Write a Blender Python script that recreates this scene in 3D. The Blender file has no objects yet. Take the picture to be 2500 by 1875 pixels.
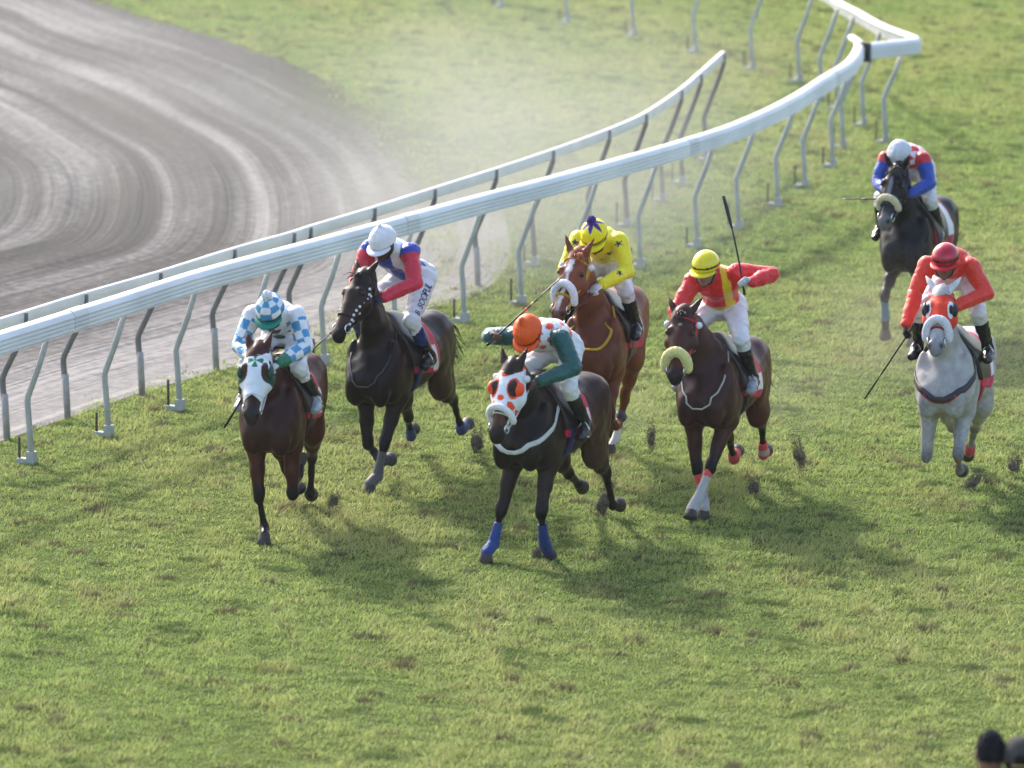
import bpy, math, random
import numpy as np
from mathutils import Vector, Matrix

rng = np.random.default_rng(7)
random.seed(7)
SC = bpy.context.scene
COL = SC.collection

# ------------------------------------------------------------------ camera
CAM_H = 9.27                      # grandstand height
PITCH = math.radians(10.0)
FPX = 2405.0 / math.tan(PITCH)    # focal length in pixels of a 2500 px wide frame
cam_d = bpy.data.cameras.new('camera')
cam = bpy.data.objects.new('camera', cam_d)
COL.objects.link(cam)
cam.location = (0, 0, CAM_H)
cam.rotation_euler = (math.radians(90) - PITCH, 0, 0)
cam_d.sensor_width = 36.0
cam_d.lens = 36.0 * FPX / 2500.0
cam_d.clip_start = 0.5
cam_d.clip_end = 2000
cam_d.dof.use_dof = True
cam_d.dof.focus_distance = 47.0
cam_d.dof.aperture_fstop = 2.0
SC.camera = cam

# ------------------------------------------------------------------ light
SUN_TO = Vector((-0.80, 1.38, 1.20)).normalized()
world = bpy.data.worlds.new("World")
SC.world = world
world.use_nodes = True
nt = world.node_tree
nt.nodes.clear()
wo = nt.nodes.new('ShaderNodeOutputWorld')
bg = nt.nodes.new('ShaderNodeBackground')
sky = nt.nodes.new('ShaderNodeTexSky')
sky.sky_type = 'NISHITA'
sky.sun_disc = False
sky.sun_elevation = math.asin(SUN_TO.z)
sky.sun_rotation = math.atan2(SUN_TO.x, SUN_TO.y)
sky.dust_density = 3.0
sky.air_density = 1.0
bg.inputs['Strength'].default_value = 0.15
nt.links.new(sky.outputs[0], bg.inputs[0])
nt.links.new(bg.outputs[0], wo.inputs[0])
sun_d = bpy.data.lights.new('sun', 'SUN')
sun_d.energy = 2.2
sun_d.angle = math.radians(3.0)
sun_d.color = (1.0, 0.94, 0.85)
sun = bpy.data.objects.new('sun', sun_d)
COL.objects.link(sun)
sun.rotation_euler = SUN_TO.to_track_quat('Z', 'Y').to_euler()
sun.location = (-20, 60, 40)
SC.view_settings.view_transform = 'Standard'
SC.view_settings.look = 'None'
SC.view_settings.exposure = 1.38
SC.view_settings.gamma = 1.0
SC.cycles.use_denoising = True
SC.cycles.max_bounces = 6
SC.cycles.volume_bounces = 0
SC.cycles.volume_step_rate = 2.0

# ------------------------------------------------------------------ helpers
def ground_at(px, py, z=0.0):
    """World point at height z seen at a photo pixel (2500 x 1875); used once, to survey where things stand."""
    u = (px - 1250.0) / FPX
    v = (py - 937.5) / FPX
    d = Vector((u, math.cos(PITCH) - v * math.sin(PITCH), -math.sin(PITCH) - v * math.cos(PITCH)))
    t = (z - CAM_H) / d.z
    return Vector((d.x * t, d.y * t, z))

def project(p):
    x, y, z = p[0], p[1], p[2] - CAM_H
    dep = y * math.cos(PITCH) - z * math.sin(PITCH)
    up = y * math.sin(PITCH) + z * math.cos(PITCH)
    return (1250 + FPX * x / dep, 937.5 - FPX * up / dep)

def link(o, parent=None):
    COL.objects.link(o)
    if parent is not None:
        o.parent = parent
    return o

def empty(name, loc=(0, 0, 0), rz=0.0):
    o = bpy.data.objects.new(name, None)
    o.empty_display_size = 0.2
    COL.objects.link(o)
    o.location = loc
    o.rotation_euler = (0, 0, rz)
    return o

def tag(o, label=None, cat=None, group=None, kind=None):
    if label: o['label'] = label
    if cat: o['category'] = cat
    if group: o['group'] = group
    if kind: o['kind'] = kind
    return o

def make_mesh(name, V, F, mat=None, parent=None, smooth=True, col=None):
    """V (n,3), F list/array of tris or quads; arrays of one face size go fast."""
    me = bpy.data.meshes.new(name)
    V = np.asarray(V, dtype=np.float32)
    if isinstance(F, np.ndarray):
        k = F.shape[1]
        nf = F.shape[0]
        me.vertices.add(len(V)); me.vertices.foreach_set('co', V.ravel())
        me.loops.add(nf * k); me.loops.foreach_set('vertex_index', F.astype(np.int32).ravel())
        me.polygons.add(nf)
        me.polygons.foreach_set('loop_start', np.arange(nf, dtype=np.int32) * k)
        me.update(calc_edges=True)
    else:
        me.from_pydata([tuple(map(float, v)) for v in V], [], [tuple(map(int, f)) for f in F])
        me.update()
    if smooth:
        me.polygons.foreach_set('use_smooth', np.ones(len(me.polygons), dtype=bool))
    if col is not None:
        c = np.ones((len(V), 4), dtype=np.float32)
        c[:, :3] = col
        a = me.color_attributes.new('Col', 'FLOAT_COLOR', 'POINT')
        a.data.foreach_set('color', c.ravel())
    if mat is not None:
        me.materials.append(mat)
    me.validate()
    o = bpy.data.objects.new(name, me)
    return link(o, parent)

class MB:
    """Collects simple shapes into one mesh."""
    def __init__(s): s.V = []; s.F = []; s.C = []
    def add(s, V, F, c=None):
        n = len(s.V)
        s.V += [tuple(v) for v in V]
        s.F += [tuple(i + n for i in f) for f in F]
        s.C += [c if c is not None else (1, 1, 1)] * len(V)
    def box(s, c, size, R=None, col=None):
        x, y, z = [a / 2 for a in size]
        vs = [Vector(v) for v in [(-x,-y,-z),(x,-y,-z),(x,y,-z),(-x,y,-z),(-x,-y,z),(x,-y,z),(x,y,z),(-x,y,z)]]
        if R is not None: vs = [R @ v for v in vs]
        vs = [v + Vector(c) for v in vs]
        s.add(vs, [(0,3,2,1),(4,5,6,7),(0,1,5,4),(1,2,6,5),(2,3,7,6),(3,0,4,7)], col)
    def tube(s, pts, r, n=8, flat=1.0, up=None, col=None, cap=True):
        """r scalar or list; flat = ratio of the second radius; up = direction of the second axis."""
        pts = [Vector(p) for p in pts]
        m = len(pts)
        rs = [r] * m if not hasattr(r, '__len__') else list(r)
        V = []; prev = None
        for i, p in enumerate(pts):
            t = (pts[min(i + 1, m - 1)] - pts[max(i - 1, 0)])
            t = t.normalized() if t.length > 1e-9 else Vector((0, 0, 1))
            if up is not None:
                uu = up[i] if isinstance(up, (list, tuple)) and not isinstance(up, Vector) and hasattr(up[0], '__len__') else up
                a = Vector(uu)
            else:
                a = prev if prev is not None else (Vector((0, 0, 1)) if abs(t.z) < .9 else Vector((1, 0, 0)))
            a = a - t * a.dot(t)
            a = a.normalized() if a.length > 1e-6 else t.orthogonal().normalized()
            b = t.cross(a)
            prev = a
            for k in range(n):
                th = 2 * math.pi * k / n
                V.append(p + b * (math.cos(th) * rs[i]) + a * (math.sin(th) * rs[i] * flat))
        F = []
        for i in range(m - 1):
            for k in range(n):
                F.append((i * n + k, i * n + (k + 1) % n, (i + 1) * n + (k + 1) % n, (i + 1) * n + k))
        if cap:
            F.append(tuple(range(n - 1, -1, -1)))
            F.append(tuple((m - 1) * n + k for k in range(n)))
        s.add(V, F, col)
    def ball(s, c, r, nu=14, nv=9, R=None, col=None):
        rx, ry, rz = (r, r, r) if not hasattr(r, '__len__') else r
        V = []
        for j in range(nv + 1):
            ph = math.pi * j / nv
            for i in range(nu):
                th = 2 * math.pi * i / nu
                v = Vector((rx * math.sin(ph) * math.cos(th), ry * math.sin(ph) * math.sin(th), rz * math.cos(ph)))
                if R is not None: v = R @ v
                V.append(v + Vector(c))
        F = []
        for j in range(nv):
            for i in range(nu):
                F.append((j * nu + i, (j + 1) * nu + i, (j + 1) * nu + (i + 1) % nu, j * nu + (i + 1) % nu))
        s.add(V, F, col)
    def build(s, name, mat, parent=None, smooth=True, usecol=False):
        return make_mesh(name, np.array([tuple(v) for v in s.V]), s.F, mat, parent, smooth,
                         np.array(s.C, dtype=np.float32) if usecol else None)

def srgb(r, g, b):
    f = lambda c: c / 12.92 if c <= 0.04045 else ((c + 0.055) / 1.055) ** 2.4
    return (f(r / 255), f(g / 255), f(b / 255))

MATS = {}
def mat(name, col=(.5, .5, .5), rough=.5, spec=.4, attr=False, var=.25, scale=9.0, bump=0.0, bscale=60.0, sheen=0.0, metal=0.0, coat=0.0):
    """Principled material whose colour is broken up by noise; attr = take the colour from the mesh's Col layer."""
    if name in MATS: return MATS[name]
    m = bpy.data.materials.new(name); m.use_nodes = True
    n = m.node_tree; N = n.nodes; L = n.links
    b = N['Principled BSDF']
    b.inputs['Roughness'].default_value = rough
    b.inputs['Specular IOR Level'].default_value = spec
    b.inputs['Metallic'].default_value = metal
    b.inputs['Sheen Weight'].default_value = sheen
    b.inputs['Coat Weight'].default_value = coat
    b.inputs['Coat Roughness'].default_value = .28 if name == 'horse_coat' else .06
    tc = N.new('ShaderNodeTexCoord')
    ns = N.new('ShaderNodeTexNoise'); ns.inputs['Scale'].default_value = scale
    ns.inputs['Detail'].default_value = 5
    L.new(tc.outputs['Object'], ns.inputs['Vector'])
    mr = N.new('ShaderNodeMapRange')
    mr.inputs['From Min'].default_value = .3; mr.inputs['From Max'].default_value = .7
    mr.inputs['To Min'].default_value = 1 - var; mr.inputs['To Max'].default_value = 1 + var
    L.new(ns.outputs['Fac'], mr.inputs['Value'])
    mx = N.new('ShaderNodeVectorMath'); mx.operation = 'SCALE'
    if attr:
        at = N.new('ShaderNodeAttribute'); at.attribute_name = 'Col'
        L.new(at.outputs['Color'], mx.inputs[0])
    else:
        mx.inputs[0].default_value = col
    L.new(mr.outputs[0], mx.inputs['Scale'])
    L.new(mx.outputs[0], b.inputs['Base Color'])
    if bump > 0:
        n2 = N.new('ShaderNodeTexNoise'); n2.inputs['Scale'].default_value = bscale; n2.inputs['Detail'].default_value = 4
        L.new(tc.outputs['Object'], n2.inputs['Vector'])
        bp = N.new('ShaderNodeBump'); bp.inputs['Strength'].default_value = bump; bp.inputs['Distance'].default_value = .01
        L.new(n2.outputs['Fac'], bp.inputs['Height'])
        L.new(bp.outputs[0], b.inputs['Normal'])
    MATS[name] = m
    return m

# smooth value noise (sum of random plane waves), 2-D / 3-D
class Waves:
    def __init__(s, n, freq, dim, seed, spread=.5):
        r = np.random.default_rng(seed)
        d = r.normal(size=(n, dim)); d /= np.linalg.norm(d, axis=1)[:, None]
        s.k = d * (freq * np.exp(r.uniform(-spread, spread, n)))[:, None] * 2 * np.pi
        s.p = r.uniform(0, 2 * np.pi, n); s.n = n
    def __call__(s, P):
        out = np.zeros(len(P))
        for k, p in zip(s.k, s.p): out += np.sin(P @ k + p)
        return out / math.sqrt(s.n / 2)          # ~unit variance

# ------------------------------------------------------------------ signed-distance bodies
def rot2(P, a, c):
    """rotate points in the x-z plane about c=(x,z) by a (nose up positive)"""
    P = np.asarray(P, float).copy()
    x = P[..., 0] - c[0]; z = P[..., 2] - c[1]
    P[..., 0] = c[0] + x * math.cos(a) - z * math.sin(a)
    P[..., 2] = c[1] + x * math.sin(a) + z * math.cos(a)
    return P

class Chain:
    """elliptic limb: polyline with in-plane radius and lateral radius per point"""
    def __init__(s, pts, rin, rlat=None, lat=(0, 1, 0), k=.03, name=''):
        s.p = np.array([tuple(q) for q in pts], float)
        s.ri = np.array(rin if hasattr(rin, '__len__') else [rin] * len(s.p), float)
        s.rl = s.ri.copy() if rlat is None else np.array(rlat if hasattr(rlat, '__len__') else [rlat] * len(s.p), float)
        lat = np.array(tuple(lat), float); s.lat = lat / np.linalg.norm(lat)
        s.k = k; s.name = name
    def bounds(s):
        r = max(s.ri.max(), s.rl.max())
        return s.p.min(0) - r, s.p.max(0) + r
    def dist(s, P, full=False):
        D = np.full(len(P), 1e3); T = np.zeros(len(P))
        if len(s.p) == 1:
            segs = [(0, 0)]
        else:
            segs = [(i, i + 1) for i in range(len(s.p) - 1)]
        for i, j in segs:
            a, b = s.p[i], s.p[j]; ab = b - a; L2 = ab @ ab
            t = np.clip(((P - a) @ ab) / L2, 0, 1) if L2 > 0 else np.zeros(len(P))
            q = P - (a + t[:, None] * ab)
            ql = q @ s.lat
            qi2 = np.maximum((q * q).sum(1) - ql * ql, 0)
            ri = s.ri[i] + t * (s.ri[j] - s.ri[i]); rl = s.rl[i] + t * (s.rl[j] - s.rl[i])
            e = np.sqrt(qi2 / (ri * ri) + ql * ql / (rl * rl))
            # first-order distance to the ellipse
            g = np.sqrt(qi2 / ri ** 4 + ql * ql / rl ** 4) + 1e-9
            d = np.where(e > .3, (e - 1) * e / g, (e - 1) * np.minimum(ri, rl))
            m = d < D
            D = np.where(m, d, D); T = np.where(m, i + t, T)
        return (D, T) if full else D

class Ell:
    def __init__(s, c, r, R=None, k=.04, name=''):
        s.c = np.array(c, float); s.r = np.array(r, float); s.k = k; s.name = name
        s.R = np.eye(3) if R is None else np.array(R)
    def bounds(s):
        m = s.r.max(); return s.c - m, s.c + m
    def dist(s, P, full=False):
        q = (P - s.c) @ s.R
        e = np.sqrt(((q / s.r) ** 2).sum(1)); g = np.sqrt(((q / s.r ** 2) ** 2).sum(1)) + 1e-9
        d = np.where(e > .3, (e - 1) * e / g, (e - 1) * s.r.min())
        return (d, np.zeros(len(P))) if full else d

class Loft:
    """body whose section is an ellipse that changes along x"""
    def __init__(s, xs, zc, hh, hw, k=.06, inv=None, fwd=None, name='', egg=0.0):
        n = 120
        u = np.linspace(0, 1, len(xs)); uu = np.linspace(0, 1, n)
        def sm(v):
            w = np.interp(uu, u, v)
            for _ in range(6): w[1:-1] = (w[:-2] + 2 * w[1:-1] + w[2:]) / 4
            return w
        s.x = sm(xs); s.zc = sm(zc); s.hh = sm(hh); s.hw = sm(hw)
        if s.x[0] > s.x[-1]:
            s.x, s.zc, s.hh, s.hw = s.x[::-1], s.zc[::-1], s.hh[::-1], s.hw[::-1]
        s.k = k; s.inv = inv; s.fwd = fwd; s.name = name; s.egg = egg
    def bounds(s):
        lo = np.array([s.x[0], -s.hw.max(), (s.zc - s.hh).min()]); hi = np.array([s.x[-1], s.hw.max(), (s.zc + s.hh).max()])
        if s.fwd is not None:
            c = np.array([[a, b, d] for a in (lo[0], hi[0]) for b in (lo[1], hi[1]) for d in (lo[2], hi[2])])
            c = s.fwd(c); lo, hi = c.min(0), c.max(0)
        return lo, hi
    def dist(s, P, full=False):
        Q = s.inv(P) if s.inv is not None else P
        x = Q[:, 0]; xc = np.clip(x, s.x[0], s.x[-1])
        zc = np.interp(xc, s.x, s.zc); hh = np.interp(xc, s.x, s.hh); hw = np.interp(xc, s.x, s.hw)
        dz = (Q[:, 2] - zc)
        hw = hw * (1 - s.egg * np.clip(dz / hh, -1, 1))
        e = np.sqrt((Q[:, 1] / hw) ** 2 + (dz / hh) ** 2); g = np.sqrt((Q[:, 1] / hw ** 2) ** 2 + (dz / hh ** 2) ** 2) + 1e-9
        d = np.where(e > .3, (e - 1) * e / g, (e - 1) * np.minimum(hh, hw))
        d = d * .85
        ox = np.abs(x - xc)
        d = np.where(ox > 0, np.sqrt(np.maximum(d, 0) ** 2 + ox ** 2), d)
        return (d, xc) if full else d

def smin(a, b, k):
    h = np.maximum(k - np.abs(a - b), 0) / k
    return np.minimum(a, b) - h * h * k * .25

def field(prims, P):
    D = np.full(len(P), 1e3)
    for p in prims: D = smin(D, p.dist(P), p.k)
    return D

def snap(prims, P, off=0.0, it=6):
    P = np.asarray(P, float).copy()
    e = 2e-3
    for _ in range(it):
        d = field(prims, P) - off
        g = np.stack([field(prims, P + np.eye(3)[i] * e) - field(prims, P - np.eye(3)[i] * e) for i in range(3)], 1) / (2 * e)
        g /= np.maximum((g * g).sum(1), .25)[:, None]
        P -= g * d[:, None]
    return P

def grad(prims, P):
    e = 2e-3
    g = np.stack([field(prims, P + np.eye(3)[i] * e) - field(prims, P - np.eye(3)[i] * e) for i in range(3)], 1)
    return g / (np.linalg.norm(g, axis=1)[:, None] + 1e-9)

def surface_nets(Fd, o, h):
    S = Fd < 0
    nx, ny, nz = Fd.shape
    c = np.zeros((nx - 1, ny - 1, nz - 1), np.int8)
    offs = [(a, b, d) for a in (0, 1) for b in (0, 1) for d in (0, 1)]
    sl = lambda A, q: A[q[0]:nx - 1 + q[0], q[1]:ny - 1 + q[1], q[2]:nz - 1 + q[2]]
    for q in offs: c += sl(S, q)
    mixed = (c > 0) & (c < 8)
    I, J, K = np.nonzero(mixed)
    idx = np.full(mixed.shape, -1, np.int64); idx[I, J, K] = np.arange(len(I))
    pos = np.zeros((len(I), 3)); cnt = np.zeros(len(I))
    for q in offs:
        for ax in range(3):
            if q[ax] == 0:
                q2 = list(q); q2[ax] = 1
                fa = Fd[I + q[0], J + q[1], K + q[2]]; fb = Fd[I + q2[0], J + q2[1], K + q2[2]]
                m = (fa < 0) != (fb < 0)
                t = fa[m] / (fa[m] - fb[m])
                pt = np.tile(np.array(q, float), (m.sum(), 1)); pt[:, ax] = t
                pos[m] += pt; cnt[m] += 1
    V = (np.stack([I, J, K], 1) + pos / cnt[:, None]) * h + o
    Fs = []
    for ax in range(3):
        a1, a2 = [(1, 2), (2, 0), (0, 1)][ax]
        A = S.take(range(0, S.shape[ax] - 1), ax); B = S.take(range(1, S.shape[ax]), ax)
        e = np.argwhere(A != B)
        if len(e) == 0: continue
        ok = (e[:, a1] > 0) & (e[:, a2] > 0) & (e[:, a1] < Fd.shape[a1] - 1) & (e[:, a2] < Fd.shape[a2] - 1)
        e = e[ok]
        inside = A[e[:, 0], e[:, 1], e[:, 2]]
        def cell(d1, d2):
            q = e.copy(); q[:, a1] -= d1; q[:, a2] -= d2
            return idx[q[:, 0], q[:, 1], q[:, 2]]
        f = np.stack([cell(1, 1), cell(0, 1), cell(0, 0), cell(1, 0)], 1)
        f[~inside] = f[~inside][:, ::-1]
        Fs.append(f)
    return V, np.concatenate(Fs)

def sdf_mesh(prims, vox, inflate=0.0, clips=(), bounds=None, noise=None, smooth_it=1):
    """returns V, F of the surface of the smooth union of prims"""
    bs = [p.bounds() for p in prims]
    pad = .04 + abs(inflate) + 2 * vox
    lo = np.min([b[0] for b in bs], 0) - pad; hi = np.max([b[1] for b in bs], 0) + pad
    if bounds is not None:
        lo = np.maximum(lo, bounds[0]); hi = np.minimum(hi, bounds[1])
    n = np.ceil((hi - lo) / vox).astype(int) + 1
    ax = [lo[i] + vox * np.arange(n[i]) for i in range(3)]
    Fd = np.full(n, 1.0)
    for p, b in zip(prims, bs):
        m = p.k + abs(inflate) + 3 * vox + .01
        i0 = np.maximum(np.floor((b[0] - m - lo) / vox).astype(int), 0); i1 = np.minimum(np.ceil((b[1] + m - lo) / vox).astype(int) + 1, n)
        if (i1 <= i0).any(): continue
        s = tuple(slice(a, c) for a, c in zip(i0, i1))
        X, Y, Z = np.meshgrid(*[ax[i][s[i]] for i in range(3)], indexing='ij')
        P = np.stack([X.ravel(), Y.ravel(), Z.ravel()], 1)
        Fd[s] = smin(Fd[s], p.dist(P).reshape(X.shape), p.k)
    Fd -= inflate
    if noise is not None or clips:
        X, Y, Z = np.meshgrid(*ax, indexing='ij')
        P = np.stack([X.ravel(), Y.ravel(), Z.ravel()], 1)
        if noise is not None:
            near = np.abs(Fd.ravel()) < .06
            add = np.zeros(len(P)); add[near] = noise(P[near])
            Fd += add.reshape(Fd.shape)
        for c in clips: Fd = np.maximum(Fd, c(P).reshape(Fd.shape))
    Fd[0], Fd[-1] = 1, 1; Fd[:, 0], Fd[:, -1] = 1, 1; Fd[:, :, 0], Fd[:, :, -1] = 1, 1
    V, F = surface_nets(Fd, lo, vox)
    for _ in range(smooth_it):
        acc = np.zeros_like(V); cn = np.zeros(len(V))
        for a, b in ((0, 1), (1, 2), (2, 3), (3, 0)):
            np.add.at(acc, F[:, a], V[F[:, b]]); np.add.at(cn, F[:, a], 1)
            np.add.at(acc, F[:, b], V[F[:, a]]); np.add.at(cn, F[:, b], 1)
        V = .5 * V + .5 * acc / np.maximum(cn, 1)[:, None]
    return V, F

def nearest(prims, P):
    """index of the nearest prim and its parameter, for painting coats and cloth"""
    D = []; T = []
    for p in prims:
        d, t = p.dist(P, True); D.append(d); T.append(t)
    D = np.array(D); T = np.array(T)
    i = D.argmin(0)
    return i, T[i, np.arange(len(P))], D

def V3(*a): return np.array(a, float)
def unit(v): v = np.asarray(v, float); return v / np.linalg.norm(v)

GRASS_N = 3800000
DUST = True
ONLY = ()
# ------------------------------------------------------------------ ground, dirt track, turf
DIRT_PX = [(-160, -100), (60, -62), (170, -32), (243, 0), (362, 45), (469, 73), (650, 133), (791, 192), (859, 226), (1017, 294), (1102, 345),
           (1165, 410), (1212, 480), (1240, 560), (1245, 630), (1205, 700), (1125, 735), (1052, 748), (940, 785), (836, 818), (700, 858), (585, 893),
           (437, 931), (247, 991), (144, 1029), (0, 1079), (-150, 1130), (-330, 1190)]
def catmull(pts, per=12):
    P = np.array(pts, float); out = []
    for i in range(len(P) - 1):
        p0 = P[max(i - 1, 0)]; p1 = P[i]; p2 = P[i + 1]; p3 = P[min(i + 2, len(P) - 1)]
        for t in np.linspace(0, 1, per, endpoint=False):
            out.append(.5 * ((2 * p1) + (-p0 + p2) * t + (2 * p0 - 5 * p1 + 4 * p2 - p3) * t * t + (-p0 + 3 * p1 - 3 * p2 + p3) * t ** 3))
    out.append(P[-1]); return np.array(out)
edge_w = catmull([tuple(ground_at(*p))[:2] for p in DIRT_PX], 10)
def resample(P, step):
    d = np.r_[0, np.cumsum(np.linalg.norm(np.diff(P, axis=0), axis=1))]
    u = np.arange(0, d[-1], step)
    return np.stack([np.interp(u, d, P[:, i]) for i in range(P.shape[1])], 1)
edge_w = resample(edge_w, .35)
for _ in range(6): edge_w[1:-1] = (edge_w[:-2] + 2 * edge_w[1:-1] + edge_w[2:]) / 4
INNER_A = np.array([-31.0, 66.2]); INNER_B = np.array([-11.1, 61.8])
# every edge point is joined to a point of the inner line, so the rake marks run round the bend
ne = len(edge_w)

def in_poly(P, poly):
    x, y = P[:, 0], P[:, 1]; c = np.zeros(len(P), bool)
    n = len(poly); j = n - 1
    for i in range(n):
        xi, yi = poly[i]; xj, yj = poly[j]
        if yi != yj:
            m = ((yi > y) != (yj > y)) & (x < (xj - xi) * (y - yi) / (yj - yi) + xi); c ^= m
        j = i
    return c
DIRT_POLY = np.vstack([edge_w, [[-40, 40], [-40, 91]]])

def node_mat(name):
    m = bpy.data.materials.new(name); m.use_nodes = True
    return m, m.node_tree.nodes, m.node_tree.links, m.node_tree.nodes['Principled BSDF']

# ground under the turf: thatch and soil
m_g, N, L, b = node_mat('turf_soil')
tc = N.new('ShaderNodeTexCoord')
n1 = N.new('ShaderNodeTexNoise'); n1.inputs['Scale'].default_value = .5; n1.inputs['Detail'].default_value = 8
n2 = N.new('ShaderNodeTexNoise'); n2.inputs['Scale'].default_value = 14; n2.inputs['Detail'].default_value = 6
L.new(tc.outputs['Object'], n1.inputs['Vector']); L.new(tc.outputs['Object'], n2.inputs['Vector'])
r1 = N.new('ShaderNodeValToRGB')
r1.color_ramp.elements[0].position = .3; r1.color_ramp.elements[0].color = (.050, .065, .018, 1)
r1.color_ramp.elements[1].position = .7; r1.color_ramp.elements[1].color = (.095, .110, .032, 1)
L.new(n2.outputs['Fac'], r1.inputs['Fac'])
mx = N.new('ShaderNodeMix'); mx.data_type = 'RGBA'; mx.blend_type = 'MULTIPLY'; mx.inputs['Factor'].default_value = .5
r2 = N.new('ShaderNodeValToRGB'); r2.color_ramp.elements[0].color = (.6, .7, .6, 1); r2.color_ramp.elements[1].color = (1.2, 1.1, .9, 1)
L.new(n1.outputs['Fac'], r2.inputs['Fac']); L.new(r1.outputs[0], mx.inputs['A']); L.new(r2.outputs[0], mx.inputs['B'])
L.new(mx.outputs['Result'], b.inputs['Base Color']); b.inputs['Roughness'].default_value = .95; b.inputs['Specular IOR Level'].default_value = .05
bp = N.new('ShaderNodeBump'); bp.inputs['Distance'].default_value = .03; L.new(n2.outputs['Fac'], bp.inputs['Height']); L.new(bp.outputs[0], b.inputs['Normal'])
gs = MB(); S_ = 600
gs.add([(-S_, -S_ + 100, 0), (S_, -S_ + 100, 0), (S_, S_ + 100, 0), (-S_, S_ + 100, 0)], [(0, 1, 2, 3)])
tag(gs.build('ground', m_g, smooth=False), kind='structure')

# dirt track: a raked sand sheet whose v runs from the outer edge to the inside of the bend
nv = 130
u_len = np.r_[0, np.cumsum(np.linalg.norm(np.diff(edge_w, axis=0), axis=1))]
V = []; UV = []
fr_ = np.linspace(0, 1, ne)
apex = ne * .5
CEN = np.array(tuple(ground_at(-950, 480))[:2])
ripple = Waves(10, .5, 2, 51); ripple2 = Waves(10, 1.1, 2, 52)
vv = np.linspace(0, .80, nv)
G = edge_w[:, None, :] * (1 - vv)[None, :, None] + CEN[None, None, :] * vv[None, :, None]
dist = np.repeat((vv * 21.0)[None, :], ne, 0)      # smooth measure across the track
U_ = np.repeat(u_len[:, None], nv, 1)
uvq = np.stack([U_.ravel() * .12, dist.ravel() * 1.6], 1)
Z = .012 + .012 * ripple(uvq) + .006 * ripple2(uvq * np.array([1, 2.2]))
Z = np.clip(Z, .004, .06).reshape(ne, nv); Z[:, 0] = .004
Vd = np.concatenate([G, Z[:, :, None]], 2).reshape(-1, 3)
ii, jj = np.meshgrid(np.arange(ne - 1), np.arange(nv - 1), indexing='ij')
a = (ii * nv + jj).ravel()
Fd_ = np.stack([a, a + nv, a + nv + 1, a + 1], 1)[:, ::-1]
m_d, N, L, b = node_mat('raked_sand')
at = N.new('ShaderNodeAttribute'); at.attribute_name = 'track_uv'
def stretched(su, sv, sc, det, dist_=0.0):
    mp = N.new('ShaderNodeMapping'); mp.inputs['Scale'].default_value = (su, sv, 1)
    L.new(at.outputs['Vector'], mp.inputs['Vector'])
    n = N.new('ShaderNodeTexNoise'); n.inputs['Scale'].default_value = sc; n.inputs['Detail'].default_value = det; n.inputs['Distortion'].default_value = dist_
    L.new(mp.outputs[0], n.inputs['Vector']); return n
wide = stretched(.016, .50, 1.0, 2, .55); mid = stretched(.032, 1.5, 1.0, 2.5, .45); thin = stretched(.05, 9.0, 1.0, 3, .2)
grit = N.new('ShaderNodeTexNoise'); grit.inputs['Scale'].default_value = 9; grit.inputs['Detail'].default_value = 8
L.new(tc.outputs[0], grit.inputs['Vector']) if False else None
tcd = N.new('ShaderNodeTexCoord'); L.new(tcd.outputs['Object'], grit.inputs['Vector'])
def math_(op, a_, b_):
    n = N.new('ShaderNodeMath'); n.operation = op
    for k, q in enumerate((a_, b_)):
        if isinstance(q, (int, float)): n.inputs[k].default_value = q
        else: L.new(q, n.inputs[k])
    return n.outputs[0]
sepv = N.new('ShaderNodeSeparateXYZ'); L.new(at.outputs['Vector'], sepv.inputs[0])
f = math_('ADD', math_('MULTIPLY', wide.outputs['Fac'], .60), math_('ADD', math_('MULTIPLY', mid.outputs['Fac'], .40), math_('MULTIPLY', thin.outputs['Fac'], .15)))
f = math_('ADD', f, math_('MULTIPLY', grit.outputs['Fac'], .27))
ramp = N.new('ShaderNodeValToRGB')
e = ramp.color_ramp.elements
e[0].position = .54; e[0].color = (.058, .053, .051, 1)
e[1].position = .90; e[1].color = (.265, .25, .238, 1)
q = e.new(.67); q.color = (.100, .094, .092, 1)
q = e.new(.77); q.color = (.168, .159, .155, 1)
f = math_('ADD', math_('MULTIPLY', math_('SUBTRACT', f, .73), 1.6), .70)
pat = N.new('ShaderNodeTexNoise'); pat.inputs['Scale'].default_value = .16; pat.inputs['Detail'].default_value = 4
L.new(tcd.outputs['Object'], pat.inputs['Vector'])
f = math_('ADD', f, math_('MULTIPLY', math_('SUBTRACT', pat.outputs['Fac'], .5), .42))
apron = N.new('ShaderNodeMapRange'); apron.inputs['From Min'].default_value = 7.0; apron.inputs['From Max'].default_value = .3
L.new(sepv.outputs['Y'], apron.inputs['Value'])
late = N.new('ShaderNodeMapRange'); late.inputs['From Min'].default_value = u_len[-1] * .40; late.inputs['From Max'].default_value = u_len[-1] * .58
L.new(sepv.outputs['X'], late.inputs['Value'])
ap = math_('MULTIPLY', apron.outputs[0], late.outputs[0])          # smooth pale apron beside the rails
f = math_('ADD', math_('MULTIPLY', f, math_('SUBTRACT', 1.0, math_('MULTIPLY', ap, .75))), math_('MULTIPLY', ap, .715))
inner_tone = N.new('ShaderNodeMapRange'); inner_tone.inputs['From Min'].default_value = 10.0; inner_tone.inputs['From Max'].default_value = 13.0  # marks even out to a darker tone towards the inside of the bend
L.new(sepv.outputs['Y'], inner_tone.inputs['Value'])
f = math_('ADD', math_('MULTIPLY', f, math_('SUBTRACT', 1.0, math_('MULTIPLY', inner_tone.outputs[0], .75))), math_('MULTIPLY', inner_tone.outputs[0], .75 * .60))
clods_ = N.new('ShaderNodeTexNoise'); clods_.inputs['Scale'].default_value = 6.5; clods_.inputs['Detail'].default_value = 10; clods_.inputs['Roughness'].default_value = .75
L.new(tcd.outputs['Object'], clods_.inputs['Vector'])
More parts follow.
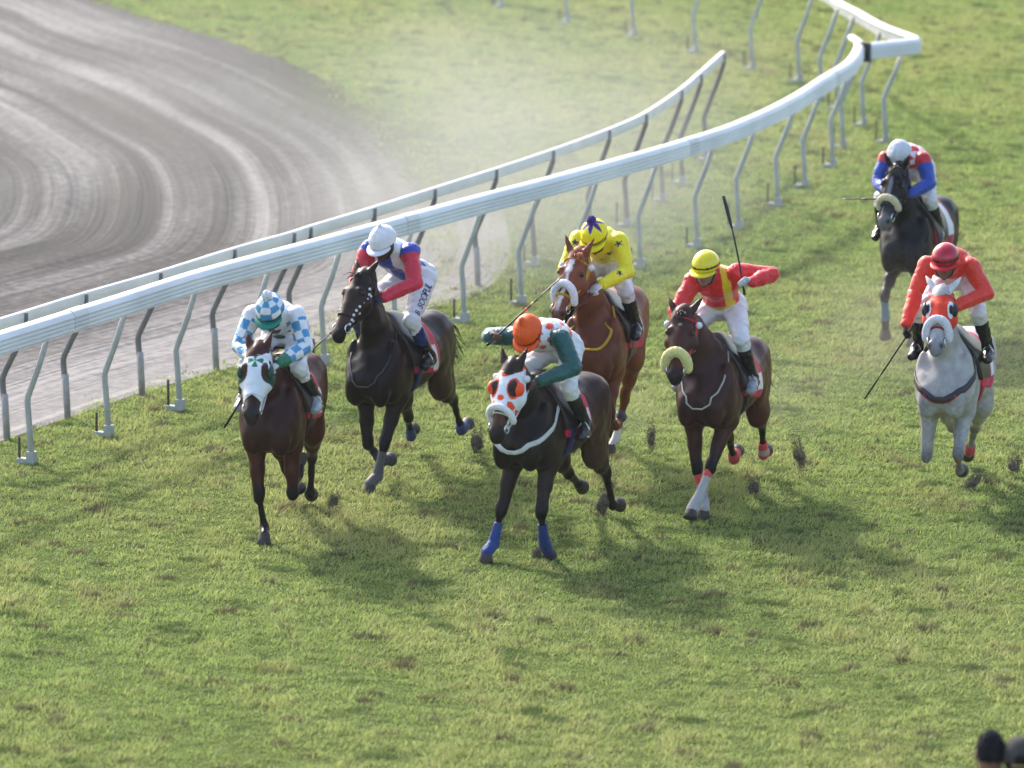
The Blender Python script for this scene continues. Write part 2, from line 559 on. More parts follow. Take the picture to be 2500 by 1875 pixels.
f = math_('ADD', f, math_('MULTIPLY', math_('SUBTRACT', clods_.outputs['Fac'], .5), .42))
L.new(f, ramp.inputs['Fac'])
# the middle of the apron by the rails is smoother and greyer sand
L.new(ramp.outputs[0], b.inputs['Base Color']); b.inputs['Roughness'].default_value = .95; b.inputs['Specular IOR Level'].default_value = .1
bp = N.new('ShaderNodeBump'); bp.inputs['Distance'].default_value = .05; bp.inputs['Strength'].default_value = .7
L.new(math_('ADD', thin.outputs['Fac'], math_('ADD', mid.outputs['Fac'], math_('MULTIPLY', grit.outputs['Fac'], .6))), bp.inputs['Height']); L.new(bp.outputs[0], b.inputs['Normal'])
fade = N.new('ShaderNodeMapRange'); fade.inputs['From Min'].default_value = 0.0; fade.inputs['From Max'].default_value = 3.2
L.new(math_('ADD', sepv.outputs['Y'], math_('MULTIPLY', math_('SUBTRACT', clods_.outputs['Fac'], .5), 2.4)), fade.inputs['Value'])
uu_n = N.new('ShaderNodeMapRange'); uu_n.inputs['From Min'].default_value = u_len[-1] * .30; uu_n.inputs['From Max'].default_value = u_len[-1] * .42
L.new(sepv.outputs['X'], uu_n.inputs['Value'])
un2 = N.new('ShaderNodeMapRange'); un2.inputs['From Min'].default_value = u_len[-1] * .66; un2.inputs['From Max'].default_value = u_len[-1] * .58
L.new(sepv.outputs['X'], un2.inputs['Value'])
soft_w = math_('MULTIPLY', uu_n.outputs[0], un2.outputs[0])
alpha = math_('SUBTRACT', 1.0, math_('MULTIPLY', soft_w, math_('SUBTRACT', 1.0, fade.outputs[0])))
L.new(alpha, b.inputs['Alpha'])
dt = make_mesh('dirt_track', Vd, Fd_, m_d)
av = dt.data.attributes.new('track_uv', 'FLOAT_VECTOR', 'POINT')
av.data.foreach_set('vector', np.stack([U_.ravel(), dist.ravel(), np.zeros(dist.size)], 1).astype(np.float32).ravel())
tag(dt, kind='structure')

# turf: real blades, each a small bent triangle
gr_n = Waves(14, .10, 2, 61, .7); gr_m = Waves(16, .45, 2, 62, .6); gr_f = Waves(16, 1.6, 2, 63, .6); gr_d = Waves(12, .06, 2, 64, .5); gr_x = Waves(16, 3.6, 2, 65, .5)
def blades(n, seed):
    r = np.random.default_rng(seed)
    # density falls with distance, blade width grows
    y = 31.0 * np.exp(r.uniform(0, math.log(99 / 31.0), n))
    hw = y * .095 + 2.4
    x = r.uniform(-1, 1, n) * hw
    keep = r.uniform(0, 1, n) < (hw / hw.max())
    P = np.stack([x, y], 1)[keep]
    soft =   .07 + 1.5 * np.exp(-((P - np.array(tuple(ground_at(1215, 520))[:2])) ** 2 / np.array([2.2, 11.0]) ** 2).sum(1))[:, None]
    jit = P + .10 * np.stack([gr_f(P * 1.7), gr_f(P[:, ::-1] * 1.7 + 5)], 1) + soft * r.normal(size=P.shape)
    P = P[~in_poly(jit, DIRT_POLY)]
    n = len(P)
    big = gr_n(P * np.array([1.0, .66])); md = gr_m(P * np.array([1.0, .58])); fn = gr_f(P); xf = gr_x(P)
    hgt = np.clip(.026 + .007 * fn + .004 * md + .007 * xf, .009, .06) * np.exp(r.normal(0, .3, n))
    dist_k = P[:, 1] / 48.0
    wid = (.0045 + .0030 * r.uniform(0, 1, n)) * dist_k ** 1.1
    th = r.uniform(0, 2 * np.pi, n)
    lean = r.normal(0, .55, (n, 2)) + np.array([.25, -.15])
    a = np.stack([np.cos(th), np.sin(th)], 1) * wid[:, None]
    base = np.concatenate([P, np.zeros((n, 1))], 1)
    v0 = base.copy(); v0[:, :2] -= a; v1 = base.copy(); v1[:, :2] += a
    v2 = base.copy(); v2[:, :2] += lean * hgt[:, None]; v2[:, 2] = hgt
    V = np.stack([v0, v1, v2], 1).reshape(-1, 3)
    # colour: lush green, yellow-green, straw and dark tufts
    gA = np.array([.240, .335, .094]); gB = np.array([.350, .380, .135]); st = np.array([.36, .31, .16]); dk = np.array([.075, .125, .034])
    w = np.clip(.45 + .16 * big + .14 * md + .16 * fn + .12 * xf + r.normal(0, .22, n), 0, 1)[:, None]
    C = gA * (1 - w) + gB * w
    s_ = np.clip((r.uniform(0, 1, n) - .93 + .05 * md + .03 * big) * 8, 0, .8)[:, None]
    C = C * (1 - s_) + st * s_
    patch = np.clip((gr_f(P * .8 + 9) + .7 * xf - 1.55) * .9, 0, .85)[:, None]
    C = C * (1 - patch) + dk * patch
    worn = np.clip((gr_m(P * .9 + 31) + .6 * fn - 1.8) * .5, 0, .35)[:, None]
    C = C * (1 - worn) + st * worn * np.array([.8, .8, .7])
    C *= np.exp(r.normal(0, .16, n))[:, None]
    div = np.clip((xf + .6 * fn + .5 * gr_m(P * 2.3 + 7) - 2.15) * 2.2, 0, .85)[:, None]
    C = C * (1 - div) + np.array([.115, .095, .06]) * div
    F = np.arange(3 * n).reshape(-1, 3)
    Cv = np.repeat(C, 3, 0); Cv[2::3] *= 1.12
    return V, F, Cv
Vt, Ft, Ct = blades(GRASS_N, 5)
m_t, N, L, b = node_mat('grass_blade')
at = N.new('ShaderNodeAttribute'); at.attribute_name = 'Col'
L.new(at.outputs['Color'], b.inputs['Base Color']); b.inputs['Roughness'].default_value = .55; b.inputs['Specular IOR Level'].default_value = .25
tr = N.new('ShaderNodeBsdfTranslucent'); L.new(at.outputs['Color'], tr.inputs['Color'])
ms = N.new('ShaderNodeMixShader'); ms.inputs[0].default_value = .42
L.new(b.outputs[0], ms.inputs[1]); L.new(tr.outputs[0], ms.inputs[2])
L.new(ms.outputs[0], N['Material Output'].inputs['Surface'])
tag(make_mesh('turf_grass', Vt, Ft, m_t, smooth=False, col=Ct), kind='stuff')

# ------------------------------------------------------------------ running rails
M_RAIL = mat('rail_white_plastic', (.78, .785, .775), rough=.5, spec=.25, var=.10, scale=1.3)
M_RAIL2 = mat('rail_white_weathered', (.70, .70, .68), rough=.5, spec=.3, var=.08, scale=3)
M_POST = mat('post_grey_metal', (.40, .42, .41), rough=.5, spec=.3, var=.12, scale=6)
M_POST2 = mat('post_weathered_metal', (.17, .165, .165), rough=.6, spec=.3, var=.2, scale=8)  # same grey paint as the other posts, darkened to put their shade into the colour
M_SLEEVE = mat('post_sleeve_grey', (.34, .335, .335), rough=.6, spec=.3, var=.15, scale=12)
M_RUST = mat('stake_rust', (.07, .055, .05), rough=.8, spec=.2, var=.3, scale=25)

def normals2(P):
    T = np.gradient(P, axis=0); T /= np.linalg.norm(T, axis=1)[:, None]
    return np.stack([T[:, 1], -T[:, 0]], 1)
def sweep(path, prof, zs, name, material, parent, closed_prof=True):
    """path (n,2) top view; prof list of (out, dz); zs height per path point"""
    Nn = normals2(path); n = len(path); k = len(prof)
    V = []
    for i in range(n):
        for o, dz in prof: V.append((path[i, 0] + Nn[i, 0] * o, path[i, 1] + Nn[i, 1] * o, zs[i] + dz))
    F = [(i * k + j, i * k + (j + 1) % k, (i + 1) * k + (j + 1) % k, (i + 1) * k + j) for i in range(n - 1) for j in range(k)]
    F.append(tuple(range(k - 1, -1, -1))); F.append(tuple((n - 1) * k + j for j in range(k)))
    o = make_mesh(name, np.array(V), [f[::-1] for f in F], material, parent, smooth=False)
    return o
# ribbed face towards the course, hollow channel behind
def ribbed(w=.070, hgt=.20, ribs=4, t=.012):
    outer = [(-.055, -.035), (-.045, -.010), (-.02, .003), (.02, .003), (w - .02, -.012), (w - .004, -.035)]
    z = -.040
    step = (hgt - .055) / ribs
    for r_ in range(ribs):
        outer += [(w, z - step * .12), (w + .006, z - step * .35), (w + .006, z - step * .70), (w, z - step * .90), (w - .010, z - step * .97)]
        z -= step
    outer += [(w - .006, -hgt + .006), (w - .03, -hgt)]
    innr = [(o - t if o > 0 else o + t * .6, dz - (t if dz > -.03 else 0)) for o, dz in [(w - .03, -hgt + t), (w - .02, -hgt * .5), (w - .03, -.04), (.0, -.018), (-.04, -.028)]]
    return outer + innr
FRONT_FEET = [(-330, 1277), (-110, 1197), (78, 1132), (266, 1067), (440, 1003), (620, 945), (793, 892), (968, 839), (1135, 788), (1274, 747), (1420, 701), (1565, 655), (1703, 606),
              (1804, 559), (1900, 505), (1966, 459), (2034, 409)]
BEND_FEET = [(2059, 363), (2163, 350), (2109, 309), (2045, 268), (2007, 245), (1951, 200), (1837, 170), (1698, 129), (1547, 89), (1385, 58), (1223, 19), (1060, -18), (890, -52)]
BACK_FEET = [(-300, 1175), (-130, 1122), (17, 1073), (165, 1022), (347, 966), (528, 905), (674, 862), (714, 850), (870, 800), (1017, 750), (1167, 699), (1306, 650), (1443, 597), (1532, 556),
             (1619, 494), (1667, 451), (1725, 395)]
W2 = lambda L_: np.array([tuple(ground_at(*p))[:2] for p in L_])
def post(parent, foot, out, htop, mat_post, bendz=.57, over=.18, base=True, sleeve=False, seed=0, tip=0.0):
    out = np.array(out); r = np.random.default_rng(seed)
    P = empty('post', (foot[0], foot[1], 0)); P.parent = parent
    q = lambda o, z: (out[0] * o, out[1] * o, z)
    m = MB()
    pts = [q(0, -.02), q(-.018, .30), q(-.036, bendz - .035), q(-.036, bendz), q(-.026, bendz + .04), q(over * .5, bendz + (htop - bendz) * .55), q(over, htop)]
    if tip: pts += [q(over + .012, htop + tip)]
    rr = [.030] * 5 + [.029, .027] + ([.016] if tip else [])
    m.tube(pts, rr, n=10, flat=.75, up=(-out[1], out[0], 0))
    m.build('tube', mat_post, P)
    if sleeve:
        m = MB(); m.tube([q(.001, -.01), q(-.012, .30), q(-.018, .42)], .034, n=10, flat=.8, up=(-out[1], out[0], 0)); m.build('sleeve', M_SLEEVE, P)
    if base:
        m = MB(); ang = math.atan2(out[1], out[0])
        m.box(q(-.055, .022), (.16, .07, .045), Matrix.Rotation(ang, 3, 'Z')); m.box(q(.0, .06), (.075, .075, .10), Matrix.Rotation(ang, 3, 'Z'))
        m.build('base_plate', M_POST, P, smooth=False)
        m = MB(); m.tube([q(-.125, -.02), q(-.125, .24 + r.uniform(-.03, .05))], .012, n=7); m.build('stake', M_RUST, P)
    return P

RAIL_H = 1.33
# front rail
fr = empty('running_rail', tuple(ground_at(78, 1132)))
tag(fr, 'broad ribbed white rail on bent grey posts between the dirt track and the horses', 'running rail')
ff = W2(FRONT_FEET); jt = W2([(2059, 363)])[0]
ctrl = np.vstack([ff, jt])
outn = normals2(ctrl)
path = resample(catmull(ctrl + outn * .18, 14), .25)
endp = path[-1]; d_ = (path[-1] - path[-4]); d_ /= np.linalg.norm(d_)
path = np.vstack([path, endp + d_ * .5 + normals2(path)[-1] * -.03, endp + d_ * 1.0 - normals2(path)[-1] * .14])
wav = Waves(6, .12, 1, 71)
zs = RAIL_H + .008 * wav(np.arange(len(path))[:, None] * .25)
fr_inv = Vector(fr.location)
def world_sub(path, c): return path - np.array([c[0], c[1]])
sweep(world_sub(path, fr_inv), ribbed(), zs, 'rail', M_RAIL, fr)
for i, p in enumerate(ff):
    c = p - np.array([fr_inv.x, fr_inv.y])
    post(fr, c, outn[i], RAIL_H - .17, M_POST, over=.18, seed=i)
for k_ in range(14, len(path) - 8, 26):
    sweep(world_sub(path, fr_inv)[k_ - 1:k_ + 1], [(o * 1.035 + (.003 if o > 0 else -.003), dz * 1.012 + .003) for o, dz in ribbed()], zs[k_ - 1:k_ + 1], 'coupling', M_RAIL2, fr)
# far bend rail
bd = empty('running_rail', tuple(ground_at(2059, 363)))
tag(bd, 'white rail turning back round the far corner on dark grey posts at top right', 'running rail')
bf = W2(BEND_FEET); bc = np.array([bd.location.x, bd.location.y])
dirn = np.gradient(bf, axis=0); dirn /= np.linalg.norm(dirn, axis=1)[:, None]
bo = np.stack([dirn[:, 1], -dirn[:, 0]], 1)
bo[0] = outn[-1]; bo[1] = unit(np.array([1.0, -.05]))
bpth = bf + bo * .18
first = bpth[0] + unit(bpth[0] - bpth[1]) * .02 + outn[-1] * .085
corner = bpth[1] + np.array([.12, .0])
straight = np.array([first + (corner - first) * t for t in np.linspace(0, 1, 8)])
turn = corner + np.array([[.05, .08], [.07, .2], [.06, .36]])
restp = resample(catmull(np.vstack([turn[-1], bpth[2:] + bo[2:] * .05]), 14), .3)
path = np.vstack([straight, turn, restp[1:]])
zs = np.full(len(path), RAIL_H) + .02 * np.linspace(0, 1, len(path))
sweep(path - bc, ribbed(), zs, 'rail', M_RAIL, bd)
for i, p in enumerate(bf):
    post(bd, p - bc, bo[i], RAIL_H - .17 + (.06 if 2 <= i else 0), M_POST, over=.20, seed=40 + i)
m = MB(); th = math.atan2(*(straight[1] - straight[0])[::-1])
m.box((first[0] - bc[0], first[1] - bc[1], RAIL_H - .105), (.035, .20, .24), Matrix.Rotation(th, 3, 'Z'))
m.build('joint_bracket', mat('bracket_black', (.03, .03, .032), rough=.6), bd, smooth=False)
# back rail, flat face, seen from behind
bk = empty('running_rail', tuple(ground_at(165, 1022)))
tag(bk, 'thinner flat white rail on dark posts running behind the broad ribbed rail', 'running rail')
kf = W2(BACK_FEET); kc = np.array([bk.location.x, bk.location.y]); ko = normals2(kf)
kh = np.interp(np.arange(len(kf)), [0, 3, 10, 14, 16], [1.18, 1.19, 1.27, 1.335, 1.36])
kp = resample(catmull(np.column_stack([kf + ko * .18, kh]), 12), .25)
end2 = kp[-1].copy(); d_ = kp[-1] - kp[-3]; d_ /= np.linalg.norm(d_[:2])
kp = np.vstack([kp, end2 + d_ * .22])
prof2 = [(-.035, -.10), (-.035, -.02), (-.028, -.004), (-.01, .0), (.012, 0), (.02, -.006), (.024, -.02), (.026, -.055), (.024, -.10), (.018, -.112), (-.02, -.112)]
sweep(kp[:, :2] - kc, prof2, kp[:, 2], 'rail', M_RAIL2, bk)
for i, p in enumerate(kf):
    post(bk, p - kc, ko[i], kh[i] - .125, M_POST2, bendz=.55, over=.21, base=i >= 11, sleeve=i < 11, seed=80 + i, tip=.115)
# ------------------------------------------------------------------ thrown turf
M_CLOD = mat('turf_clod', (.150, .132, .100), rough=.95, spec=.05, var=.5, scale=35)
def clod(px, gy, z, size, label, seed, stretch=1.0, lean=0.0, n=150):
    n *= 5
    """clump of soil with crumbs and bits of grass round it; gy = pixel row of the ground below it"""
    r = np.random.default_rng(seed)
    c = ground_at(px, gy); c.z = z
    root = empty('turf_clod', c); tag(root, label, 'clod', 'clods of turf kicked up by the hooves')
    w = Waves(8, 1.2 / size, 3, seed)
    core = MB(); core.ball((0, 0, 0), (size * .30, size * .26, size * .30 * max(1, stretch * .8)), nu=22, nv=18)
    Vc = np.array(core.V); Vc *= (1 + .26 * w(Vc))[:, None]; Vc[:, 0] += lean * Vc[:, 2]
    make_mesh('clump', Vc, core.F, M_CLOD, root)
    m = MB()
    for j in range(n):
        t = abs(r.normal(0, .5)); a = r.uniform(0, 2 * math.pi)
        rad = size * (.30 + .35 * abs(r.normal()))
        zz = r.normal(0, .36) * size * stretch + .1 * size * stretch
        rad *= .62
        p = Vector((rad * math.cos(a) * .8 + lean * zz, rad * math.sin(a) * .6, zz))
        s = r.uniform(.002, .0065)
        q = Matrix.Rotation(r.uniform(0, 6), 3, Vector(r.normal(size=3)).normalized())
        m.box(p, (s, s * r.uniform(.5, 1.2), s * r.uniform(.6, 2.2)), q)
    tag(m.build('crumbs', M_CLOD, root, smooth=False), kind='stuff')
# ------------------------------------------------------------------ dust
def dust_volume(name, lo, hi, dens, blobs, noise_scale, col=(.80, .80, .72), label=None):
    c = (np.array(lo) + np.array(hi)) / 2; s = np.array(hi) - np.array(lo)
    m = MB(); m.box((0, 0, 0), tuple(s))
    mt = bpy.data.materials.new(name); mt.use_nodes = True
    N = mt.node_tree.nodes; L = mt.node_tree.links
    N.remove(N['Principled BSDF'])
    v = N.new('ShaderNodeVolumePrincipled'); v.inputs['Color'].default_value = (*col, 1); v.inputs['Anisotropy'].default_value = 0.0
    tc = N.new('ShaderNodeTexCoord')
    n = N.new('ShaderNodeTexNoise'); n.inputs['Scale'].default_value = noise_scale; n.inputs['Detail'].default_value = 3
    L.new(tc.outputs['Object'], n.inputs['Vector'])
    def mth(op, a_, b_, clamp=False):
        q = N.new('ShaderNodeMath'); q.operation = op; q.use_clamp = clamp
        for k, z in enumerate((a_, b_)):
            if isinstance(z, (int, float)): q.inputs[k].default_value = z
            else: L.new(z, q.inputs[k])
        return q.outputs[0]
    tot = None
    for (bc_, br_, w_) in blobs:
        mp = N.new('ShaderNodeMapping'); mp.vector_type = 'POINT'
        loc = (np.array(bc_) - c)
        sub = N.new('ShaderNodeVectorMath'); sub.operation = 'SUBTRACT'; sub.inputs[1].default_value = tuple(loc); L.new(tc.outputs['Object'], sub.inputs[0])
        dv = N.new('ShaderNodeVectorMath'); dv.operation = 'DIVIDE'; dv.inputs[1].default_value = tuple(br_); L.new(sub.outputs[0], dv.inputs[0])
        ln = N.new('ShaderNodeVectorMath'); ln.operation = 'LENGTH'; L.new(dv.outputs[0], ln.inputs[0])
        g = mth('SUBTRACT', 1.0, ln.outputs['Value'], True)
        g = mth('MULTIPLY', mth('MULTIPLY', g, g), w_)
        tot = g if tot is None else mth('ADD', tot, g)
    nz = mth('MULTIPLY', mth('SUBTRACT', n.outputs['Fac'], .28, True), 2.6)
    L.new(mth('MULTIPLY', mth('MULTIPLY', tot, nz), dens), v.inputs['Density'])
    L.new(v.outputs[0], N['Material Output'].inputs['Volume'])
    o = m.build(name, mt, smooth=False); o.location = tuple(c)
    tag(o, label, 'dust', kind='stuff')
    return o
# ------------------------------------------------------------------ horses
WIG = Waves(7, 7.0, 3, 11)
FINE = Waves(9, 26.0, 3, 12)

M_COAT = mat('horse_coat', attr=True, rough=.40, spec=.13, var=.22, scale=9, bump=.22, bscale=38, sheen=.0, coat=.10)
M_HAIR = mat('horse_hair', attr=True, rough=.5, spec=.3, var=.3, scale=40)
M_HOOF = mat('hoof_horn', srgb(62, 56, 52), rough=.6, var=.3, scale=30)
M_EYE = mat('horse_eye', (.006, .004, .003), rough=.08, spec=.6, var=0)
M_CLOTH = mat('race_cloth', attr=True, rough=.6, spec=.25, var=.07, scale=14, bump=.25, bscale=22, sheen=.1)
M_SILK = mat('racing_silk', attr=True, rough=.36, spec=.45, var=.06, scale=12, bump=.35, bscale=17, sheen=.15)
M_LEATHER = mat('black_leather', (.012, .011, .011), rough=.38, spec=.5, var=.3, scale=20)
M_FLEECE = mat('sheepskin', attr=True, rough=.95, spec=.1, var=.12, scale=50, bump=.9, bscale=90, sheen=.4)
M_STRAP = mat('strap', attr=True, rough=.5, spec=.4, var=.15, scale=25)
M_METAL = mat('bit_metal', (.6, .6, .62), rough=.25, spec=.5, metal=.9, var=.1)

NECK_T = .62
HS = np.array([-.06, 0, .08, .17, .27, .38, .50, .565, .60])      # along the face, poll to lips
HRI = np.array([.075, .098, .118, .132, .122, .088, .066, .058, .035])
HRL = np.array([.072, .092, .108, .116, .094, .068, .060, .059, .040])
HF = np.array([.070, .088, .106, .108, .094, .080, .066, .054, .030])   # forehead line above the axis

class Horse:
    pass

def horse(cfg):
    h = Horse()
    pit = math.radians(cfg.get('pitch', 0)); PC = (-.40, 1.2)
    R = lambda P: rot2(np.atleast_2d(P), pit, PC)
    R1 = lambda *p: R(V3(*p))[0]
    sc = cfg.get('scale', 1.0)
    torso = Loft([.47, .44, .36, .20, 0, -.25, -.5, -.75, -.95, -1.10, -1.20, -1.235],
                 [1.12, 1.13, 1.15, 1.20, 1.245, 1.235, 1.235, 1.285, 1.315, 1.315, 1.30, 1.29],
                 [.04, .12, .20, .31, .36, .335, .305, .27, .255, .215, .13, .03],
                 [.03, .12, .185, .228, .245, .275, .29, .275, .265, .215, .12, .03],
                 k=.06, inv=lambda P: rot2(P, -pit, PC), fwd=lambda P: rot2(P, pit, PC), name='torso', egg=.16)
    prims = [torso]
    prims.append(Ell(R1(-.06, 0, 1.56), (.26, .055, .07), k=.08, name='torso'))
    # croup: two rounded muscles with a groove
    for sd in (-1, 1):
        prims.append(Ell(R1(-.93, sd * .115, 1.37), (.27, .145, .185), k=.05, name='torso'))
        prims.append(Ell(R1(.17, sd * .155, 1.17), (.17, .09, .26), k=.045, name='torso'))
        prims.append(Ell(R1(.37, sd * .112, 1.06), (.105, .090, .16), k=.028, name='torso'))
        prims.append(Ell(R1(.02, sd * .205, 1.10), (.12, .055, .15), k=.025, name='torso'))      # triceps
        prims.append(Ell(R1(.22, sd * .185, 1.26), (.075, .06, .20), k=.025, name='torso'))      # shoulder
        prims.append(Ell(R1(-.80, sd * .205, 1.17), (.13, .065, .21), k=.025, name='torso'))     # quadriceps
        prims.append(Ell(R1(-1.08, sd * .165, 1.22), (.10, .085, .25), k=.022, name='torso'))    # hamstrings
    # neck and head
    npi, nya = math.radians(cfg['neck'][0]), math.radians(cfg['neck'][1])
    nd = V3(math.cos(npi) * math.cos(nya), math.cos(npi) * math.sin(nya), math.sin(npi))
    nl = unit(V3(-math.sin(nya), math.cos(nya), 0))
    nn = np.cross(nd, nl)          # crest normal
    nb = R1(.10, 0, 1.32)
    poll = nb + nd * cfg.get('necklen', NECK_T)
    prims.append(Chain([R1(-.14, 0, 1.42), nb + nn * 0, nb + nd * .27 + nn * .01, nb + nd * .46 + nn * .015, poll - nn * .01],
                       [.16, .245, .195, .150, .115], [.13, .150, .108, .088, .076], lat=nl, k=.07, name='neck'))
    hp, hy, hr = [math.radians(a) for a in cfg['head']]
    ha = V3(math.cos(hp) * math.cos(hy), math.cos(hp) * math.sin(hy), -math.sin(hp))   # poll -> muzzle
    hl = unit(V3(-math.sin(hy), math.cos(hy), 0))
    hn = np.cross(ha, hl)          # out of the forehead
    if hn[2] < 0 and hp < 1.5: hn = -hn
    ca, sa = math.cos(hr), math.sin(hr)
    hl, hn = hl * ca + hn * sa, hn * ca - hl * sa
    h.head = (poll, ha, hl, hn)
    def hpt(s, ang, off=0.0):
        """point on the head: s along the face, ang around it (0 = front of the face)"""
        ri = np.interp(s, HS, HRI); rl = np.interp(s, HS, HRL); f = np.interp(s, HS, HF)
        return poll + ha * s + hn * (f - ri) + hl * (math.sin(ang) * (rl + off)) + hn * (math.cos(ang) * (ri + off))
    h.hpt = hpt
    prims.append(Chain([poll + ha * s + hn * (f - ri) for s, f, ri in zip(HS, HF, HRI)], HRI, HRL, lat=hl, k=.045, name='head'))
    prims.append(Ell(poll + ha * .20 + hn * (-.075), (.10, .10, .10), k=.06, name='head'))
    for sd in (-1, 1):
        prims.append(Ell(poll + ha * .215 + hl * sd * .058 - hn * .035, (.085, .085, .085), k=.03, name='head'))      # cheek
        prims.append(Ell(poll + ha * .155 + hl * sd * .082 + hn * .065, (.036, .036, .036), k=.03, name='head'))     # brow
        prims.append(Ell(poll + ha * .545 + hl * sd * .034 + hn * .022, (.031, .031, .031), k=.02, name='nostril'))
        er = math.radians(cfg.get('ear', 20)) * sd
        e0 = poll + ha * (-.015) + hl * sd * .055 + hn * .05
        ed = unit(-ha * 1.0 + hl * math.sin(er) * 1.1 + hn * cfg.get('earf', .15))
        prims.append(Chain([e0, e0 + ed * .055, e0 + ed * .115, e0 + ed * .19], [.022, .026, .020, .005], [.026, .034, .026, .006], lat=hl, k=.018, name='ear'))
    prims.append(Ell(poll + ha * .58 - hn * .035, (.036, .036, .036), k=.03, name='chin'))
    # legs
    d2 = lambda a: V3(math.sin(math.radians(a)), 0, -math.cos(math.radians(a)))
    h.legs = {}
    for key, lg in cfg['legs'].items():
        sd = 1 if key[0] == 'L' else -1
        a = lg['a']; dy = lg.get('dy', 0.0)
        if key[1] == 'F':
            S = R1(.24, sd * .15, 1.16); E = R1(.04 + lg.get('sh', 0), sd * .15, .955 + lg.get('up', 0))
            K = E + .43 * d2(a[0]); Fk = K + .285 * d2(a[1]); C = Fk + .105 * d2(a[2])
            J = [S, E, E + .5 * (K - E), K, K + .5 * (Fk - K), Fk, C]
            for n, q in enumerate(J[2:]): q[1] += dy * (n + 1) / 5
            prims.append(Chain(J[:2], [.15, .105], [.078, .085], k=.05, name='shoulder'))
            prims.append(Chain([J[1], J[2]], [.104, .068], [.086, .058], k=.035, name='forearm'))
            prims.append(Chain([J[2], J[3]], [.068, .046], [.058, .043], k=.03, name='forearm2'))
            prims.append(Chain([J[3] - .03 * d2(a[0]), J[3] + .03 * d2(a[1])], [.052, .044], [.049, .044], k=.025, name='knee'))
            prims.append(Chain([J[3], J[4], J[5]], [.037, .032, .035], [.032, .026, .031], k=.025, name='cannon'))
            prims.append(Chain([J[5], J[6]], [.044, .036], [.039, .034], k=.025, name='pastern'))
            kn = J[3]
        else:
            Hp = R1(-.94, sd * .135, 1.27); St = Hp + .36 * d2(a[0]); Hk = St + .46 * d2(a[1]); Fk = Hk + .375 * d2(a[2]); C = Fk + .105 * d2(a[3])
            St[1] += sd * .035
            J = [Hp, St, St + .5 * (Hk - St), Hk, Hk + .5 * (Fk - Hk), Fk, C]
            for n, q in enumerate(J[2:]): q[1] += dy * (n + 1) / 5
            but = R1(-1.13, sd * .11, 1.20)
            prims.append(Chain([Hp, St], [.235, .135], [.12, .088], k=.05, name='thigh'))
            prims.append(Chain([but, J[2] + V3(-.02, 0, .05)], [.125, .085], [.09, .062], k=.045, name='thigh'))
            prims.append(Chain([St, J[2]], [.13, .088], [.088, .060], k=.05, name='gaskin'))
            prims.append(Chain([J[2], J[3]], [.088, .050], [.060, .038], k=.04, name='gaskin2'))
            hb = d2(a[1])
            prims.append(Chain([Hk - .05 * hb - V3(.012, 0, 0), Hk + .03 * d2(a[2])], [.055, .050], [.040, .039], k=.03, name='hock'))
            prims.append(Chain([J[3], J[4], J[5]], [.041, .034, .036], [.034, .028, .032], k=.025, name='cannon'))
            prims.append(Chain([J[5], J[6]], [.044, .036], [.039, .034], k=.025, name='pastern'))
        h.legs[key] = (J, d2(a[-1]), a)
    if sc != 1.0:
        pass
    h.prims = prims
    low = []
    for key, (J, dd, a) in h.legs.items():
        ah = math.radians(cfg['legs'][key].get('hoof', a[-1] - 8))
        low.append(J[6][2] - .08 * math.cos(ah) - .060 * abs(math.sin(ah)))
    zoff = cfg.get('z', 0.0) - min(low)
    if isinstance(cfg.get('anchor'), str):
        zoff = -dict(zip(h.legs, low))[cfg['anchor']]
    print('LOWS', cfg['id'], {k_: round(v_ + zoff, 3) for k_, v_ in zip(h.legs, low)})
    h.torso_prims = [p for p in prims if p.name == 'torso']
    h.R1 = R1; h.poll = poll; h.nb = nb; h.nd = nd; h.nn = nn; h.nl = nl
    # ---------------- placement
    yaw = math.radians(cfg['yaw'])
    head_dir = V3(-math.sin(yaw), -math.cos(yaw))
    left = V3(-head_dir[1], head_dir[0])
    an_ = cfg.get('anchor', (0, 0))
    if isinstance(an_, str):
        ah = math.radians(cfg['legs'][an_].get('hoof', h.legs[an_][2][-1] - 8))
        an_ = (h.legs[an_][0][6][0] + .08 * math.sin(ah), h.legs[an_][0][6][1])
    ax, ay = an_
    g = ground_at(*cfg['px'])
    ox = g.x - (head_dir[0] * ax + left[0] * ay); oy = g.y - (head_dir[1] * ax + left[1] * ay)
    rz = math.atan2(head_dir[1], head_dir[0])
    h.loc = Vector((ox, oy, zoff)); h.rz = rz
    h.to_world = lambda p: h.loc + Matrix.Rotation(rz, 3, 'Z') @ Vector(tuple(p))
    h.from_world = lambda p: np.array(Matrix.Rotation(-rz, 3, 'Z') @ (Vector(p) - h.loc))
    root = empty('racehorse', h.loc, rz)
    tag(root, cfg['label'], 'horse', 'racehorses galloping down the home turn')
    h.root = root
    h.cfg = cfg
    # ---------------- body
    V, F = sdf_mesh(prims, .0125, noise=lambda P: .0022 * WIG(P))
    i, t, D = nearest(prims, V)
    names = np.array([p.name for p in prims])[i]
    coat = cfg['coat']
    dk_ = coat.get('deep', 1.0)
    coat = {k_: (tuple(np.array(v_) * dk_) if k_ in ('base', 'top', 'chest') else v_) for k_, v_ in coat.items()}
    base = np.array(coat['base']); dark = np.array(coat.get('dark', base * .3))
    C = np.tile(base, (len(V), 1))
    n1 = WIG(V); n2 = FINE(V)
    def blend(m, c):
        nonlocal C
        m = np.clip(m, 0, 1)[:, None]; C = C * (1 - m) + np.array(c) * m
    if 'top' in coat:       # darker back, warmer belly and flanks: the coat's own shading in bays
        blend(np.clip((V[:, 2] - 1.15) / .4, 0, 1) * coat.get('topw', .6) + .12 * n1, coat['top'])
